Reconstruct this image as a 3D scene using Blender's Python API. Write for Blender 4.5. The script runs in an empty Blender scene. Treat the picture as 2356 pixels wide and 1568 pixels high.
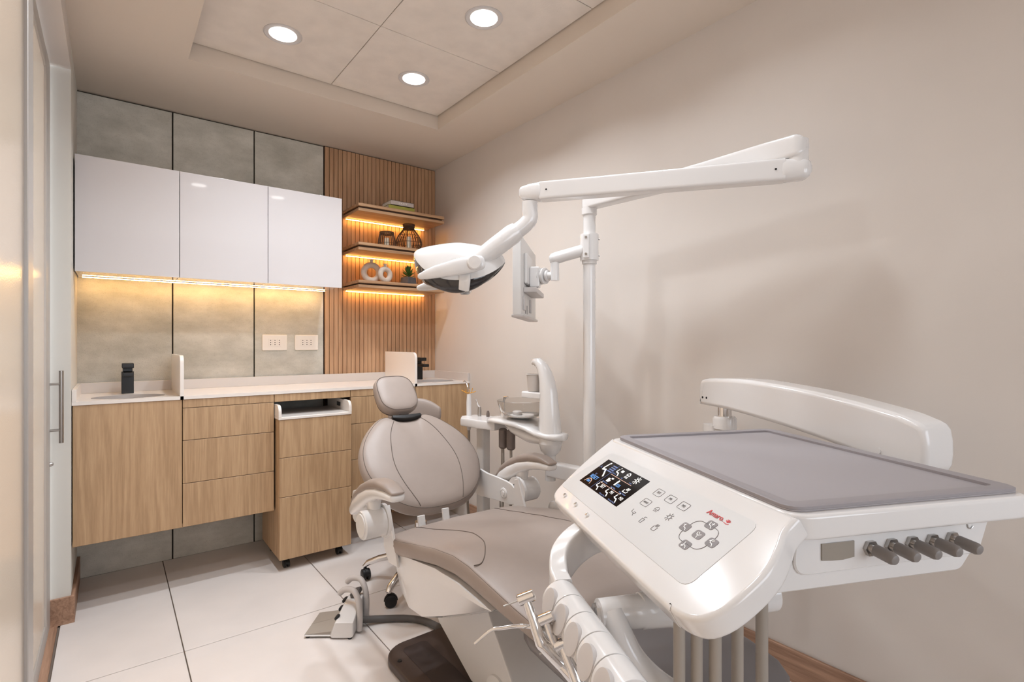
import bpy, bmesh, math, random
from mathutils import Vector, Matrix
random.seed(7)
PI = math.pi
SC = bpy.context.scene
COL = SC.collection

# ------------------------------------------------------------------ camera, world, exposure
cam = bpy.data.cameras.new('camera'); camo = bpy.data.objects.new('camera', cam); COL.objects.link(camo)
YAW = math.atan2(923, 1197)
camo.location = (0, 0, 1.132); camo.rotation_euler = (PI/2, 0, -YAW)
cam.sensor_width = 36; cam.lens = 1197/2356*36; cam.shift_y = 3/2356; cam.clip_start = .02
SC.camera = camo
world = bpy.data.worlds.new('world'); SC.world = world; world.use_nodes = True
world.node_tree.nodes['Background'].inputs[0].default_value = (.91, .98, 1.07, 1)
world.node_tree.nodes['Background'].inputs[1].default_value = 4.4
vs = SC.view_settings
vs.view_transform = 'Standard'; vs.look = 'None'; vs.gamma = 1; vs.use_curve_mapping = False
vs.exposure = -0.06
DOWNLIGHT_W = 6.0
LED_STRENGTH = 42.0

# ------------------------------------------------------------------ materials
def lin(c): return tuple(((v/255)/12.92 if v/255 <= .04045 else ((v/255+.055)/1.055)**2.4) for v in c)
MATS = {}
def mat(name, rgb, rough=.5, metal=0, coat=0, spec=.5, noise=0, nscale=40, bump=0, bscale=200, emit=None, es=0, trans=0, ior=1.45):
    m = bpy.data.materials.new(name); m.use_nodes = True; MATS[name] = m
    nt = m.node_tree; b = nt.nodes['Principled BSDF']
    c = lin(rgb)
    b.inputs['Base Color'].default_value = (*c, 1); b.inputs['Roughness'].default_value = rough
    b.inputs['Metallic'].default_value = metal; b.inputs['Coat Weight'].default_value = coat
    b.inputs['Coat Roughness'].default_value = .05
    b.inputs['Specular IOR Level'].default_value = spec
    b.inputs['Transmission Weight'].default_value = trans; b.inputs['IOR'].default_value = ior
    if emit: b.inputs['Emission Color'].default_value = (*lin(emit), 1); b.inputs['Emission Strength'].default_value = es
    tc = None
    def coord():
        nonlocal tc
        if tc is None: tc = nt.nodes.new('ShaderNodeTexCoord')
        return tc.outputs['Object']
    if noise:
        n = nt.nodes.new('ShaderNodeTexNoise'); n.inputs['Scale'].default_value = nscale; n.inputs['Detail'].default_value = 5
        nt.links.new(coord(), n.inputs['Vector'])
        r = nt.nodes.new('ShaderNodeValToRGB')
        r.color_ramp.elements[0].position = .3; r.color_ramp.elements[1].position = .7
        r.color_ramp.elements[0].color = (*[v*(1-noise) for v in c], 1); r.color_ramp.elements[1].color = (*[min(1, v*(1+noise)) for v in c], 1)
        nt.links.new(n.outputs['Fac'], r.inputs['Fac']); nt.links.new(r.outputs['Color'], b.inputs['Base Color'])
    if bump:
        n = nt.nodes.new('ShaderNodeTexNoise'); n.inputs['Scale'].default_value = bscale; n.inputs['Detail'].default_value = 3
        nt.links.new(coord(), n.inputs['Vector'])
        bp = nt.nodes.new('ShaderNodeBump'); bp.inputs['Strength'].default_value = bump; bp.inputs['Distance'].default_value = .004
        nt.links.new(n.outputs['Fac'], bp.inputs['Height']); nt.links.new(bp.outputs['Normal'], b.inputs['Normal'])
    return m
def wood(name, c1, c2, axis='Z', rough=.5, fine=90, fig=1.0):
    m = bpy.data.materials.new(name); m.use_nodes = True; MATS[name] = m
    nt = m.node_tree; b = nt.nodes['Principled BSDF']; b.inputs['Roughness'].default_value = rough
    tc = nt.nodes.new('ShaderNodeTexCoord'); mp = nt.nodes.new('ShaderNodeMapping')
    nt.links.new(tc.outputs['Object'], mp.inputs['Vector'])
    sc = {'Z': (1, 1, .05), 'X': (.05, 1, 1), 'Y': (1, .05, 1)}[axis]
    mp.inputs['Scale'].default_value = sc
    oi = nt.nodes.new('ShaderNodeObjectInfo')
    ad = nt.nodes.new('ShaderNodeVectorMath'); ad.operation = 'ADD'
    ml = nt.nodes.new('ShaderNodeMath'); ml.operation = 'MULTIPLY'; ml.inputs[1].default_value = 13
    nt.links.new(oi.outputs['Random'], ml.inputs[0]); nt.links.new(mp.outputs[0], ad.inputs[0]); nt.links.new(ml.outputs[0], ad.inputs[1])
    n1 = nt.nodes.new('ShaderNodeTexNoise'); n1.inputs['Scale'].default_value = fine; n1.inputs['Detail'].default_value = 6; n1.inputs['Roughness'].default_value = .65
    n2 = nt.nodes.new('ShaderNodeTexNoise'); n2.inputs['Scale'].default_value = 9*fig; n2.inputs['Detail'].default_value = 3; n2.inputs['Distortion'].default_value = .7
    wv = nt.nodes.new('ShaderNodeMath'); wv.operation = 'MULTIPLY'; wv.inputs[1].default_value = 55
    sn = nt.nodes.new('ShaderNodeMath'); sn.operation = 'SINE'
    for n in (n1, n2): nt.links.new(ad.outputs[0], n.inputs['Vector'])
    nt.links.new(n2.outputs['Fac'], wv.inputs[0]); nt.links.new(wv.outputs[0], sn.inputs[0])
    mr = nt.nodes.new('ShaderNodeMapRange'); mr.inputs[1].default_value = -1; mr.inputs[2].default_value = 1
    nt.links.new(sn.outputs[0], mr.inputs[0])
    mx = nt.nodes.new('ShaderNodeMix'); mx.data_type = 'FLOAT'; mx.inputs[0].default_value = .22
    nt.links.new(n1.outputs['Fac'], mx.inputs[2]); nt.links.new(mr.outputs[0], mx.inputs[3])
    r = nt.nodes.new('ShaderNodeValToRGB'); r.color_ramp.elements[0].position = .3; r.color_ramp.elements[1].position = .72
    r.color_ramp.elements[0].color = (*lin(c1), 1); r.color_ramp.elements[1].color = (*lin(c2), 1)
    nt.links.new(mx.outputs[0], r.inputs['Fac']); nt.links.new(r.outputs['Color'], b.inputs['Base Color'])
    bp = nt.nodes.new('ShaderNodeBump'); bp.inputs['Strength'].default_value = .15; bp.inputs['Distance'].default_value = .002
    nt.links.new(n1.outputs['Fac'], bp.inputs['Height']); nt.links.new(bp.outputs['Normal'], b.inputs['Normal'])
    return m
def concrete(name, c1, c2):
    m = bpy.data.materials.new(name); m.use_nodes = True; MATS[name] = m
    nt = m.node_tree; b = nt.nodes['Principled BSDF']; b.inputs['Roughness'].default_value = .75
    tc = nt.nodes.new('ShaderNodeTexCoord'); oi = nt.nodes.new('ShaderNodeObjectInfo')
    ad = nt.nodes.new('ShaderNodeVectorMath'); ad.operation = 'ADD'
    ml = nt.nodes.new('ShaderNodeMath'); ml.operation = 'MULTIPLY'; ml.inputs[1].default_value = 17
    nt.links.new(oi.outputs['Random'], ml.inputs[0]); nt.links.new(tc.outputs['Object'], ad.inputs[0]); nt.links.new(ml.outputs[0], ad.inputs[1])
    st = nt.nodes.new('ShaderNodeMapping'); st.inputs['Scale'].default_value = (1, 1, 1.7); nt.links.new(ad.outputs[0], st.inputs[0])
    n1 = nt.nodes.new('ShaderNodeTexNoise'); n1.inputs['Scale'].default_value = 4.5; n1.inputs['Detail'].default_value = 9; n1.inputs['Roughness'].default_value = .62
    n2 = nt.nodes.new('ShaderNodeTexNoise'); n2.inputs['Scale'].default_value = 210; n2.inputs['Detail'].default_value = 2
    for n in (n1, n2): nt.links.new(st.outputs[0], n.inputs['Vector'])
    r = nt.nodes.new('ShaderNodeValToRGB'); r.color_ramp.elements[0].position = .33; r.color_ramp.elements[1].position = .68
    r.color_ramp.elements[0].color = (*lin(c1), 1); r.color_ramp.elements[1].color = (*lin(c2), 1)
    nt.links.new(n1.outputs['Fac'], r.inputs['Fac'])
    p = nt.nodes.new('ShaderNodeValToRGB'); p.color_ramp.elements[0].position = .30; p.color_ramp.elements[1].position = .40
    p.color_ramp.elements[0].color = (.62, .6, .57, 1); p.color_ramp.elements[1].color = (1, 1, 1, 1)
    nt.links.new(n2.outputs['Fac'], p.inputs['Fac'])
    mx = nt.nodes.new('ShaderNodeMix'); mx.data_type = 'RGBA'; mx.blend_type = 'MULTIPLY'; mx.inputs[0].default_value = .4
    nt.links.new(r.outputs['Color'], mx.inputs[6]); nt.links.new(p.outputs['Color'], mx.inputs[7])
    nt.links.new(mx.outputs[2], b.inputs['Base Color'])
    bp = nt.nodes.new('ShaderNodeBump'); bp.inputs['Strength'].default_value = .3; bp.inputs['Distance'].default_value = .003
    nt.links.new(n2.outputs['Fac'], bp.inputs['Height']); nt.links.new(bp.outputs['Normal'], b.inputs['Normal'])
    return m
def frosted(name, rgb):
    m = bpy.data.materials.new(name); m.use_nodes = True; MATS[name] = m
    nt = m.node_tree; nt.nodes.remove(nt.nodes['Principled BSDF']); out = nt.nodes['Material Output']
    tr = nt.nodes.new('ShaderNodeBsdfTranslucent'); tr.inputs[0].default_value = (*lin(rgb), 1)
    df = nt.nodes.new('ShaderNodeBsdfDiffuse'); df.inputs[0].default_value = (*lin(rgb), 1)
    gl = nt.nodes.new('ShaderNodeBsdfGlossy'); gl.inputs['Roughness'].default_value = .12
    tc = nt.nodes.new('ShaderNodeTexCoord'); nz = nt.nodes.new('ShaderNodeTexNoise'); nz.inputs['Scale'].default_value = 260
    nt.links.new(tc.outputs['Object'], nz.inputs['Vector'])
    bp = nt.nodes.new('ShaderNodeBump'); bp.inputs['Strength'].default_value = .25; bp.inputs['Distance'].default_value = .002
    nt.links.new(nz.outputs['Fac'], bp.inputs['Height'])
    for s in (df, gl): nt.links.new(bp.outputs['Normal'], s.inputs['Normal'])
    m1 = nt.nodes.new('ShaderNodeMixShader'); m1.inputs[0].default_value = .3
    nt.links.new(tr.outputs[0], m1.inputs[1]); nt.links.new(df.outputs[0], m1.inputs[2])
    fr = nt.nodes.new('ShaderNodeFresnel'); fr.inputs[0].default_value = 1.3
    m2 = nt.nodes.new('ShaderNodeMixShader'); nt.links.new(fr.outputs[0], m2.inputs[0])
    nt.links.new(m1.outputs[0], m2.inputs[1]); nt.links.new(gl.outputs[0], m2.inputs[2]); nt.links.new(m2.outputs[0], out.inputs[0])
    return m

mat('wall', (209, 200, 192), .8, noise=.02, nscale=3, bump=.03, bscale=300)
mat('wall_side', (212, 208, 200), .8, bump=.03, bscale=300)
mat('ceiling', (212, 199, 185), .85, bump=.03, bscale=250)
mat('ceiling_tile', (220, 210, 200), .85, noise=.05, nscale=12, bump=.12, bscale=160)
mat('recess', (172, 158, 143), .85)
mat('floor_tile', (222, 214, 209), .32, noise=.035, nscale=5)
mat('grout', (120, 108, 98), .9)
concrete('concrete', (180, 177, 166), (217, 213, 203))
mat('joint', (60, 52, 44), .9)
wood('oak', (166, 134, 100), (192, 160, 124), 'Z', .45, fine=170)
wood('oak_slat', (172, 133, 100), (196, 157, 122), 'Z', .5, fine=120)
wood('oak_shelf', (150, 112, 80), (190, 152, 116), 'X', .45)
wood('brown_skirt', (138, 104, 82), (178, 140, 114), 'Y', .55, fine=160)
mat('oak_dark', (70, 50, 36), .8)
mat('gloss_white', (214, 209, 209), .03, coat=.6)
mat('solid_white', (232, 224, 217), .25, coat=.2)
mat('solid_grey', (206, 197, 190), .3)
mat('basin_grey', (178, 170, 165), .3)
mat('black_metal', (26, 24, 23), .32, spec=.5)
mat('plastic_white', (222, 219, 217), .18, coat=.5)
mat('plastic_matte', (218, 215, 212), .45)
mat('plastic_shade', (196, 190, 187), .4)
mat('outlet_white', (236, 228, 219), .3)
mat('hole', (30, 26, 24), .9)
mat('taupe', (153, 139, 130), .42, noise=.015, nscale=30, bump=.05, bscale=420)
mat('taupe_seam', (98, 86, 78), .7)
mat('taupe_dark', (110, 98, 92), .5)
mat('foot_grey', (112, 107, 107), .35)
mat('mat_grey', (158, 152, 154), .55)
mat('mat_rim', (146, 140, 142), .5)
mat('membrane', (203, 201, 199), .35)
mat('key_grey', (122, 114, 112), .4)
mat('ink', (112, 106, 104), .6)
mat('ink_white', (235, 233, 230), .5, emit=(235, 233, 230), es=.5)
mat('ink_blue', (110, 160, 215), .5, emit=(90, 150, 215), es=.5)
mat('ink_dim', (95, 110, 150), .5, emit=(80, 95, 140), es=.35)
mat('ink_peach', (205, 170, 150), .5, emit=(205, 165, 140), es=.4)
mat('ink_red', (205, 60, 62), .5)
mat('screen', (14, 10, 12), .12)
mat('chrome', (225, 223, 222), .09, metal=1)
mat('steel', (176, 172, 168), .28, metal=1)
mat('alu', (190, 185, 180), .42, metal=.35)
mat('reflector', (120, 112, 106), .06, metal=1)
mat('dark_lens', (44, 40, 40), .08, coat=.5)
mat('hose', (158, 149, 139), .45)
mat('hose_dark', (86, 82, 80), .5)
mat('grip', (128, 122, 119), .45)
mat('brown_plate', (70, 58, 54), .35)
mat('brown_panel', (52, 42, 41), .45)
mat('rubber', (28, 26, 26), .5)
mat('clear_plastic', (235, 232, 228), .03, trans=.95, ior=1.2)
mat('bowl_glass', (238, 236, 232), .03, trans=.8, ior=1.3, coat=.3)
mat('window_tint', (150, 142, 132), .08)
mat('cup', (196, 188, 182), .4)
mat('orange', (214, 150, 40), .5)
mat('rattan', (74, 54, 38), .6)
mat('candle', (238, 226, 204), .5)
mat('ceramic', (206, 192, 178), .7, noise=.06, nscale=60, bump=.1, bscale=200)
mat('leaf', (62, 104, 46), .5, noise=.15, nscale=60)
mat('pot', (84, 82, 84), .7, noise=.2, nscale=30)
mat('soil', (50, 38, 30), .95)
mat('book_grey', (178, 164, 156), .6); mat('book_green', (150, 144, 62), .6); mat('paper', (238, 232, 224), .8)
mat('lamp_on', (255, 255, 255), .5, emit=(255, 252, 248), es=6)
mat('lamp_led', (255, 255, 255), .5, emit=(255, 250, 242), es=3)
mat('led', (255, 220, 160), .5, emit=(255, 200, 118), es=LED_STRENGTH)
mat('led_amber', (255, 220, 160), .5, emit=(255, 188, 98), es=LED_STRENGTH)
frosted('frosted_glass', (232, 219, 205))

# ------------------------------------------------------------------ helpers
def V(*a): return Vector(a)
def finish(bm, name, m, smooth=35):
    bmesh.ops.recalc_face_normals(bm, faces=bm.faces)
    me = bpy.data.meshes.new(name); bm.to_mesh(me); bm.free()
    me.materials.append(MATS[m])
    if smooth:
        for p in me.polygons: p.use_smooth = True
        me.set_sharp_from_angle(angle=math.radians(smooth))
    return me
WPOS = {}
def obj(name, bm, m, parent=None, smooth=35, kind=None, base=None):
    """bm holds world coordinates; the object's origin goes to the parent's origin or to its own base."""
    if parent is None:
        xs = [v.co for v in bm.verts]
        if base is None:
            base = V((min(c.x for c in xs)+max(c.x for c in xs))/2, (min(c.y for c in xs)+max(c.y for c in xs))/2, min(c.z for c in xs))
    else: base = WPOS[parent.name]
    bmesh.ops.translate(bm, verts=bm.verts, vec=-base)
    me = finish(bm, name, m, smooth)
    o = bpy.data.objects.new(name, me); COL.objects.link(o); WPOS[o.name] = base.copy()
    if parent is None: o.location = base
    else: o.parent = parent
    if kind: o['kind'] = kind
    if smooth and smooth <= 50:
        wm = o.modifiers.new('weighted_normal', 'WEIGHTED_NORMAL'); wm.keep_sharp = True; wm.weight = 100
    return o
def tag(o, label, cat, group=None):
    o['label'] = label; o['category'] = cat
    if group: o['group'] = group
    return o
def thing(name, loc, label, cat, group=None):
    o = bpy.data.objects.new(name, None); COL.objects.link(o); o.location = loc; o.empty_display_size = .05
    WPOS[o.name] = Vector(loc); return tag(o, label, cat, group)
def inst(o, parent, name=None, loc=None):
    """a further child that shares mesh data with o, moved to loc relative to the parent"""
    c = bpy.data.objects.new(name or o.name.split('.')[0], o.data); COL.objects.link(c); c.parent = parent
    if loc is not None: c.location = loc
    return c
def bmn(): return bmesh.new()
def box(bm, x0, x1, y0, y1, z0, z1, bev=0, seg=2, M=None):
    vs_ = [bm.verts.new((x, y, z)) for x in (x0, x1) for y in (y0, y1) for z in (z0, z1)]
    f = [(0, 1, 3, 2), (4, 6, 7, 5), (0, 4, 5, 1), (2, 3, 7, 6), (0, 2, 6, 4), (1, 5, 7, 3)]
    fs = [bm.faces.new([vs_[i] for i in q]) for q in f]
    new = vs_
    if bev:
        es = list({e for q in fs for e in q.edges})
        bmesh.ops.recalc_face_normals(bm, faces=fs)
        r = bmesh.ops.bevel(bm, geom=es, offset=bev, segments=seg, affect='EDGES', profile=.5)
        new = list({v for q in r['faces'] for v in q.verts} | {v for v in vs_ if v.is_valid})
    if M is not None: bmesh.ops.transform(bm, matrix=M, verts=new)
    return bm
def loft(bm, rings, cap0=True, cap1=True, closed=True):
    rv = [[bm.verts.new(p) for p in r] for r in rings]
    n = len(rv[0])
    for a, b in zip(rv, rv[1:]):
        for i in range(n if closed else n-1):
            j = (i+1) % n
            try: bm.faces.new((a[i], a[j], b[j], b[i]))
            except ValueError: pass
    if closed:
        if cap0: bm.faces.new(rv[0])
        if cap1: bm.faces.new(rv[-1])
    return rv
def basis(t, up=None):
    t = t.normalized()
    if up is None: up = V(0, 0, 1) if abs(t.z) < .9 else V(1, 0, 0)
    a = up.cross(t)
    if a.length < 1e-6: a = V(1, 0, 0).cross(t)
    a.normalize(); return a, t.cross(a).normalized()
def tangents(pts, closed=False):
    n = len(pts); o = []
    for i in range(n):
        if closed: t = pts[(i+1) % n]-pts[i-1]
        else: t = pts[min(i+1, n-1)]-pts[max(i-1, 0)]
        o.append(t.normalized())
    return o
def tube(bm, pts, r, n=12, closed=False, cap=True):
    pts = [Vector(p) for p in pts]; ts = tangents(pts, closed)
    rs = r if isinstance(r, (list, tuple)) else [r]*len(pts)
    a, b = basis(ts[0]); rings = []; prev = ts[0]
    for p, t, rr in zip(pts, ts, rs):
        q = prev.rotation_difference(t); a = q @ a; a = (a - t*a.dot(t)).normalized(); b = t.cross(a); prev = t
        rings.append([p+(a*math.cos(2*PI*i/n)+b*math.sin(2*PI*i/n))*rr for i in range(n)])
    if closed:
        rings.append(rings[0]); loft(bm, rings, False, False); bmesh.ops.remove_doubles(bm, verts=bm.verts, dist=1e-6)
    else: loft(bm, rings, cap, cap)
    return bm
def cyl(bm, p0, p1, r, r1=None, n=24): return tube(bm, [p0, p1], [r, r if r1 is None else r1], n)
def sweep(bm, pts, dims, up=(0, 0, 1), ex=5, n=20, round_ends=0):
    """rounded-rectangle section (width, height) swept along pts"""
    pts = [Vector(p) for p in pts]; ts = tangents(pts); up = Vector(up)
    rings = []
    def ring(p, t, w, h):
        a, b = basis(t, up); o = []
        for i in range(n):
            th = 2*PI*i/n; c, s = math.cos(th), math.sin(th)
            x = abs(c)**(2/ex)*(1 if c >= 0 else -1); y = abs(s)**(2/ex)*(1 if s >= 0 else -1)
            o.append(p+a*x*w/2+b*y*h/2)
        return o
    for i, (p, t, (w, h)) in enumerate(zip(pts, ts, dims)):
        if i == 0 and round_ends:
            for k in (1, .8, .55, .25): rings.append(ring(p-t*round_ends*math.sqrt(max(0, 1-(1-k)**2))*0 - t*round_ends*(k), t, w*math.sqrt(1-k*k*.9), h*math.sqrt(1-k*k*.9)))
        rings.append(ring(p, t, w, h))
        if i == len(pts)-1 and round_ends:
            for k in (.25, .55, .8, 1): rings.append(ring(p+t*round_ends*k, t, w*math.sqrt(1-k*k*.9), h*math.sqrt(1-k*k*.9)))
    loft(bm, rings); return bm
def lathe(bm, prof, c=(0, 0, 0), n=32, axis=None):
    """prof: (radius, height) pairs around z, or around axis"""
    c = Vector(c); ax = Vector(axis).normalized() if axis else V(0, 0, 1); a, b = basis(ax)
    loft(bm, [[c+ax*h+(a*math.cos(2*PI*i/n)+b*math.sin(2*PI*i/n))*max(r, 1e-5) for i in range(n)] for r, h in prof], prof[0] != prof[-1], prof[0] != prof[-1])
    return bm
def prism(bm, poly, t0, t1, fn, bev=0, seg=2):
    """poly: 2-D outline; fn(a, b, t) -> world"""
    A = [bm.verts.new(fn(a, b, t0)) for a, b in poly]; B = [bm.verts.new(fn(a, b, t1)) for a, b in poly]
    fs = [bm.faces.new(A), bm.faces.new(B)]; n = len(poly)
    for i in range(n): fs.append(bm.faces.new((A[i], A[(i+1) % n], B[(i+1) % n], B[i])))
    if bev:
        bmesh.ops.recalc_face_normals(bm, faces=fs)
        es = [e for e in set(fs[0].edges) | set(fs[1].edges)]
        bmesh.ops.bevel(bm, geom=es, offset=bev, segments=seg, affect='EDGES', profile=.5)
    return bm
def smooth_poly(pts, k=4, closed=True):
    n = len(pts); o = []
    rng = range(n if closed else n-1)
    for i in rng:
        def P(j): return Vector(pts[j % n]) if closed else Vector(pts[max(0, min(n-1, j))])
        p0, p1, p2, p3 = P(i-1), P(i), P(i+1), P(i+2)
        for q in range(k):
            t = q/k
            o.append(.5*((2*p1)+(p2-p0)*t+(2*p0-5*p1+4*p2-p3)*t*t+(3*p1-p0-3*p2+p3)*t**3))
    if not closed: o.append(Vector(pts[-1]))
    return [tuple(v) for v in o]
def rrect(x0, x1, y0, y1, r, n=5):
    o = []
    for cx, cy, a0 in ((x1-r, y1-r, 0), (x0+r, y1-r, PI/2), (x0+r, y0+r, PI), (x1-r, y0+r, 3*PI/2)):
        for i in range(n+1):
            a = a0+PI/2*i/n; o.append((cx+r*math.cos(a), cy+r*math.sin(a)))
    return o
XY = lambda a, b, t: V(a, b, t)
YZ = lambda a, b, t: V(t, a, b)
XZ = lambda a, b, t: V(a, t, b)

# ------------------------------------------------------------------ room: X along the back wall, Y towards it
XL, XR, YB, YF, HC = -.136, 1.809, 3.24, -1.5, 2.34
DX = -.20   # plane of the sliding doors
fl = obj('floor', box(bmn(), -1.6, XR+.1, YF-.1, YB+.1, -.1, -.006), 'grout', kind='structure', smooth=0)
gx = [-.162+.0, .213, .813, 1.413]; gx = [-.162, .213, .813, 1.413, XR]
gy = [YF, -.16, 1.04, 2.24, YB]
xl = [-.162, .213, .813, 1.413, XR]; yl = [YF, -.16, 1.04, 2.243, YB]
for i in range(4):
    for j in range(4):
        obj('tile', box(bmn(), xl[i]+.002, xl[i+1]-.002, yl[j]+.002, yl[j+1]-.002, -.006, 0, .001, 1), 'floor_tile', fl, smooth=0)
trd = obj('trim_1', box(bmn(), -.245, -.168, YF, 2.76, -.006, .001), 'brown_skirt', kind='structure', smooth=0)
obj('floor_corridor', box(bmn(), -1.6, -.25, YF-.1, YB+.1, -.006, 0), 'floor_tile', kind='structure', smooth=0)

wb = obj('wall_back', box(bmn(), XL-.4, XR+.1, YB+.012, YB+.1, -.1, HC+.1), 'joint', kind='structure', smooth=0)
px_ = [-.136, .256, .646, 1.037]
for i in range(3):
    obj('concrete_panel', box(bmn(), px_[i]+(.006 if i == 0 else .0035), px_[i+1]-.0035, YB-.002, YB+.012, 0, HC-.008, .001, 1), 'concrete', wb, smooth=0)
NS = 28; pit = (XR-1.041)/NS
for i in range(NS):
    x0 = 1.041+i*pit
    obj('slat', box(bmn(), x0+.0014, x0+pit-.0014, YB-.009, YB+.004, 0, HC-.006, .001, 1), 'oak_slat', wb, smooth=0)
obj('backing_board', box(bmn(), 1.039, XR, YB+.003, YB+.013, 0, HC), 'oak_dark', wb, smooth=0)

obj('wall_right', box(bmn(), XR, XR+.1, YF-.1, YB+.1, -.1, HC+.2), 'wall', kind='structure', smooth=0)
WX0, WX1, WZ0, WZ1 = .0, 1.7, .75, 1.9     # unseen window opening, added behind the camera to let in fill daylight
bm = bmn(); box(bm, -.34, WX0, YF-.1, YF, -.1, HC+.2); box(bm, WX1, XR+.1, YF-.1, YF, -.1, HC+.2); box(bm, WX0, WX1, YF-.1, YF, -.1, WZ0); box(bm, WX0, WX1, YF-.1, YF, WZ1, HC+.2)
obj('wall_front', bm, 'wall', kind='structure', smooth=0)
wn = obj('fill_window_1', box(bmn(), WX0, WX1, YF-.06, YF-.02, WZ0, WZ0+.05), 'plastic_white', kind='structure', smooth=0)
for a in ((WX0, WX0+.05, WZ0+.05, WZ1), (WX1-.05, WX1, WZ0+.05, WZ1), (.825, .875, WZ0+.05, WZ1-.05), (WX0+.05, WX1-.05, WZ1-.05, WZ1)):
    obj('fill_window_frame', box(bmn(), a[0], a[1], YF-.06, YF-.02, a[2], a[3]), 'plastic_white', wn, smooth=0)
pl_ = bpy.data.lights.new('fill_window_portal', 'AREA'); pl_.shape = 'RECTANGLE'; pl_.size = WX1-WX0; pl_.size_y = WZ1-WZ0; pl_.cycles.is_portal = True
plo = bpy.data.objects.new('fill_window_portal', pl_); COL.objects.link(plo); plo.location = ((WX0+WX1)/2, YF-.08, (WZ0+WZ1)/2); plo.rotation_euler = (PI/2, 0, 0)
# left wall: short return next to the back wall, lintel over the glass doors
obj('wall_left', box(bmn(), -.34, XL+.008, 2.76, YB+.1, 0, HC+.1), 'wall_side', kind='structure', smooth=0)
obj('trim_2', box(bmn(), -.34, XL+.008, YF-.1, 2.76, 2.235, HC+.1), 'wall', kind='structure', smooth=0)

# ceiling with a recessed bay of square tiles
RX0, RX1, RY0, RY1, HT = .262, 1.472, .19, 2.60, 2.412
bm = bmn()
box(bm, -.34, RX0, YF-.1, YB+.1, HC, HC+.15); box(bm, RX1, XR+.1, YF-.1, YB+.1, HC, HC+.15)
box(bm, RX0, RX1, RY1, YB+.1, HC, HC+.15); box(bm, RX0, RX1, YF-.1, RY0, HC, HC+.15)
ce = obj('ceiling', bm, 'ceiling', kind='structure', smooth=0)
obj('ceiling_void', box(bmn(), RX0, RX1, RY0, RY1, HT+.008, HT+.1), 'recess', ce, smooth=0)
for i in range(2):
    for j in range(4):
        x0, y1 = .267+.6*i, 2.595-.6*j
        obj('ceiling_tile', box(bmn(), x0+.0015, x0+.5985, y1-.5985, y1-.0015, HT, HT+.012, .0015, 1), 'ceiling_tile', ce, smooth=0)
DLG = 'recessed ceiling downlights'
def downlight(x, y, label, k=1):
    t = thing('downlight', (x, y, HT), label, 'downlight', DLG)
    bm = bmn(); lathe(bm, [(.053, -.001), (.07, -.0045), (.075, -.002), (.075, .004), (.053, .004), (.053, -.001)], (x, y, HT), 40)
    obj('rim', bm, 'plastic_shade', t)
    obj('diffuser', lathe(bmn(), [(.0, -.0022), (.0535, -.0022), (.0535, -.0002), (.0, -.0002)], (x, y, HT), 40), 'lamp_on', t)
    l = bpy.data.lights.new('downlight_lamp', 'AREA'); l.shape = 'DISK'; l.size = .104; l.energy = DOWNLIGHT_W*k; l.color = (.925, .985, 1.055); l.spread = math.radians(135)
    lo = bpy.data.objects.new('downlight_lamp', l); COL.objects.link(lo); lo.parent = t; lo.location = (0, 0, -.0035)
downlight(.567, 2.295, 'round recessed downlight in the ceiling tile over the white wall cabinets')
downlight(1.167, 2.295, 'round recessed downlight in the ceiling tile nearest the wooden slat wall')
downlight(1.167, 1.695, 'round recessed downlight nearest the top edge of the picture')
downlight(1.167, .915, 'round recessed downlight above the picture, over the chair leg rest', .6)
downlight(.567, .915, 'round recessed downlight above the picture, over the floor by the doors', .4)
downlight(.567, 1.695, 'assumed round recessed downlight above the picture, over the doorway side')  # unseen; assumed to complete the main grid and supply more light

# skirting
obj('baseboard_right', box(bmn(), XR-.012, XR, YF, 2.79, 0, .108, .002, 1), 'brown_skirt', kind='structure', smooth=0)
bm = bmn(); box(bm, XL+.008, XL+.02, 2.7602, YB-.003, 0, .108, .001, 1); box(bm, -.2, XL+.02, 2.748, 2.76, 0, .108, .001, 1)
obj('baseboard_left', bm, 'brown_skirt', kind='structure', smooth=0)

# sliding glass doors on the left
def door(name, y0, y1, x, handle, sw=.06):
    e = bpy.data.objects.new(name, None); COL.objects.link(e); e.location = (x, (y0+y1)/2, 0); e['kind'] = 'structure'; WPOS[e.name] = V(x, (y0+y1)/2, 0)
    for ya, yb in ((y0, y0+sw), (y1-sw, y1)):
        obj('stile', box(bmn(), x-.012, x+.012, ya, yb, .012, 2.225, .002, 1), 'alu', e)
    for za, zb in ((.012, .075), (2.16, 2.225)):
        obj('rail', box(bmn(), x-.0115, x+.0115, y0+sw, y1-sw, za, zb, .002, 1), 'alu', e)
    obj('pane', box(bmn(), x-.005, x+.005, y0+sw-.005, y1-sw+.005, .07, 2.165), 'frosted_glass', e, smooth=0)
    if handle:
        h = obj('handle', tube(bmn(), [(x+.047, y1-.03, .735), (x+.047, y1-.03, 1.02)], .0075, 16), 'steel', e)
        for z in (.786, .968): obj('standoff', cyl(bmn(), (x+.012, y1-.03, z), (x+.047, y1-.03, z), .005, n=12), 'steel', h)
        obj('lock', lathe(bmn(), [(.001, 0), (.009, .0), (.009, .006), (.005, .012), (.001, .012)], (x+.012, y1-.03, .655), 16, (1, 0, 0)), 'steel', e)
door('door_1', 1.6, 2.745, DX-.002, True, .15)
door('door_2', .70, 1.745, DX+.036, False, .1)
door('door_3', -.2, .80, DX-.002, False, .1)
obj('wall_left_rear', box(bmn(), -.34, DX+.012, YF-.1, -.2, 0, 2.235), 'wall', kind='structure', smooth=0)

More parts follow.
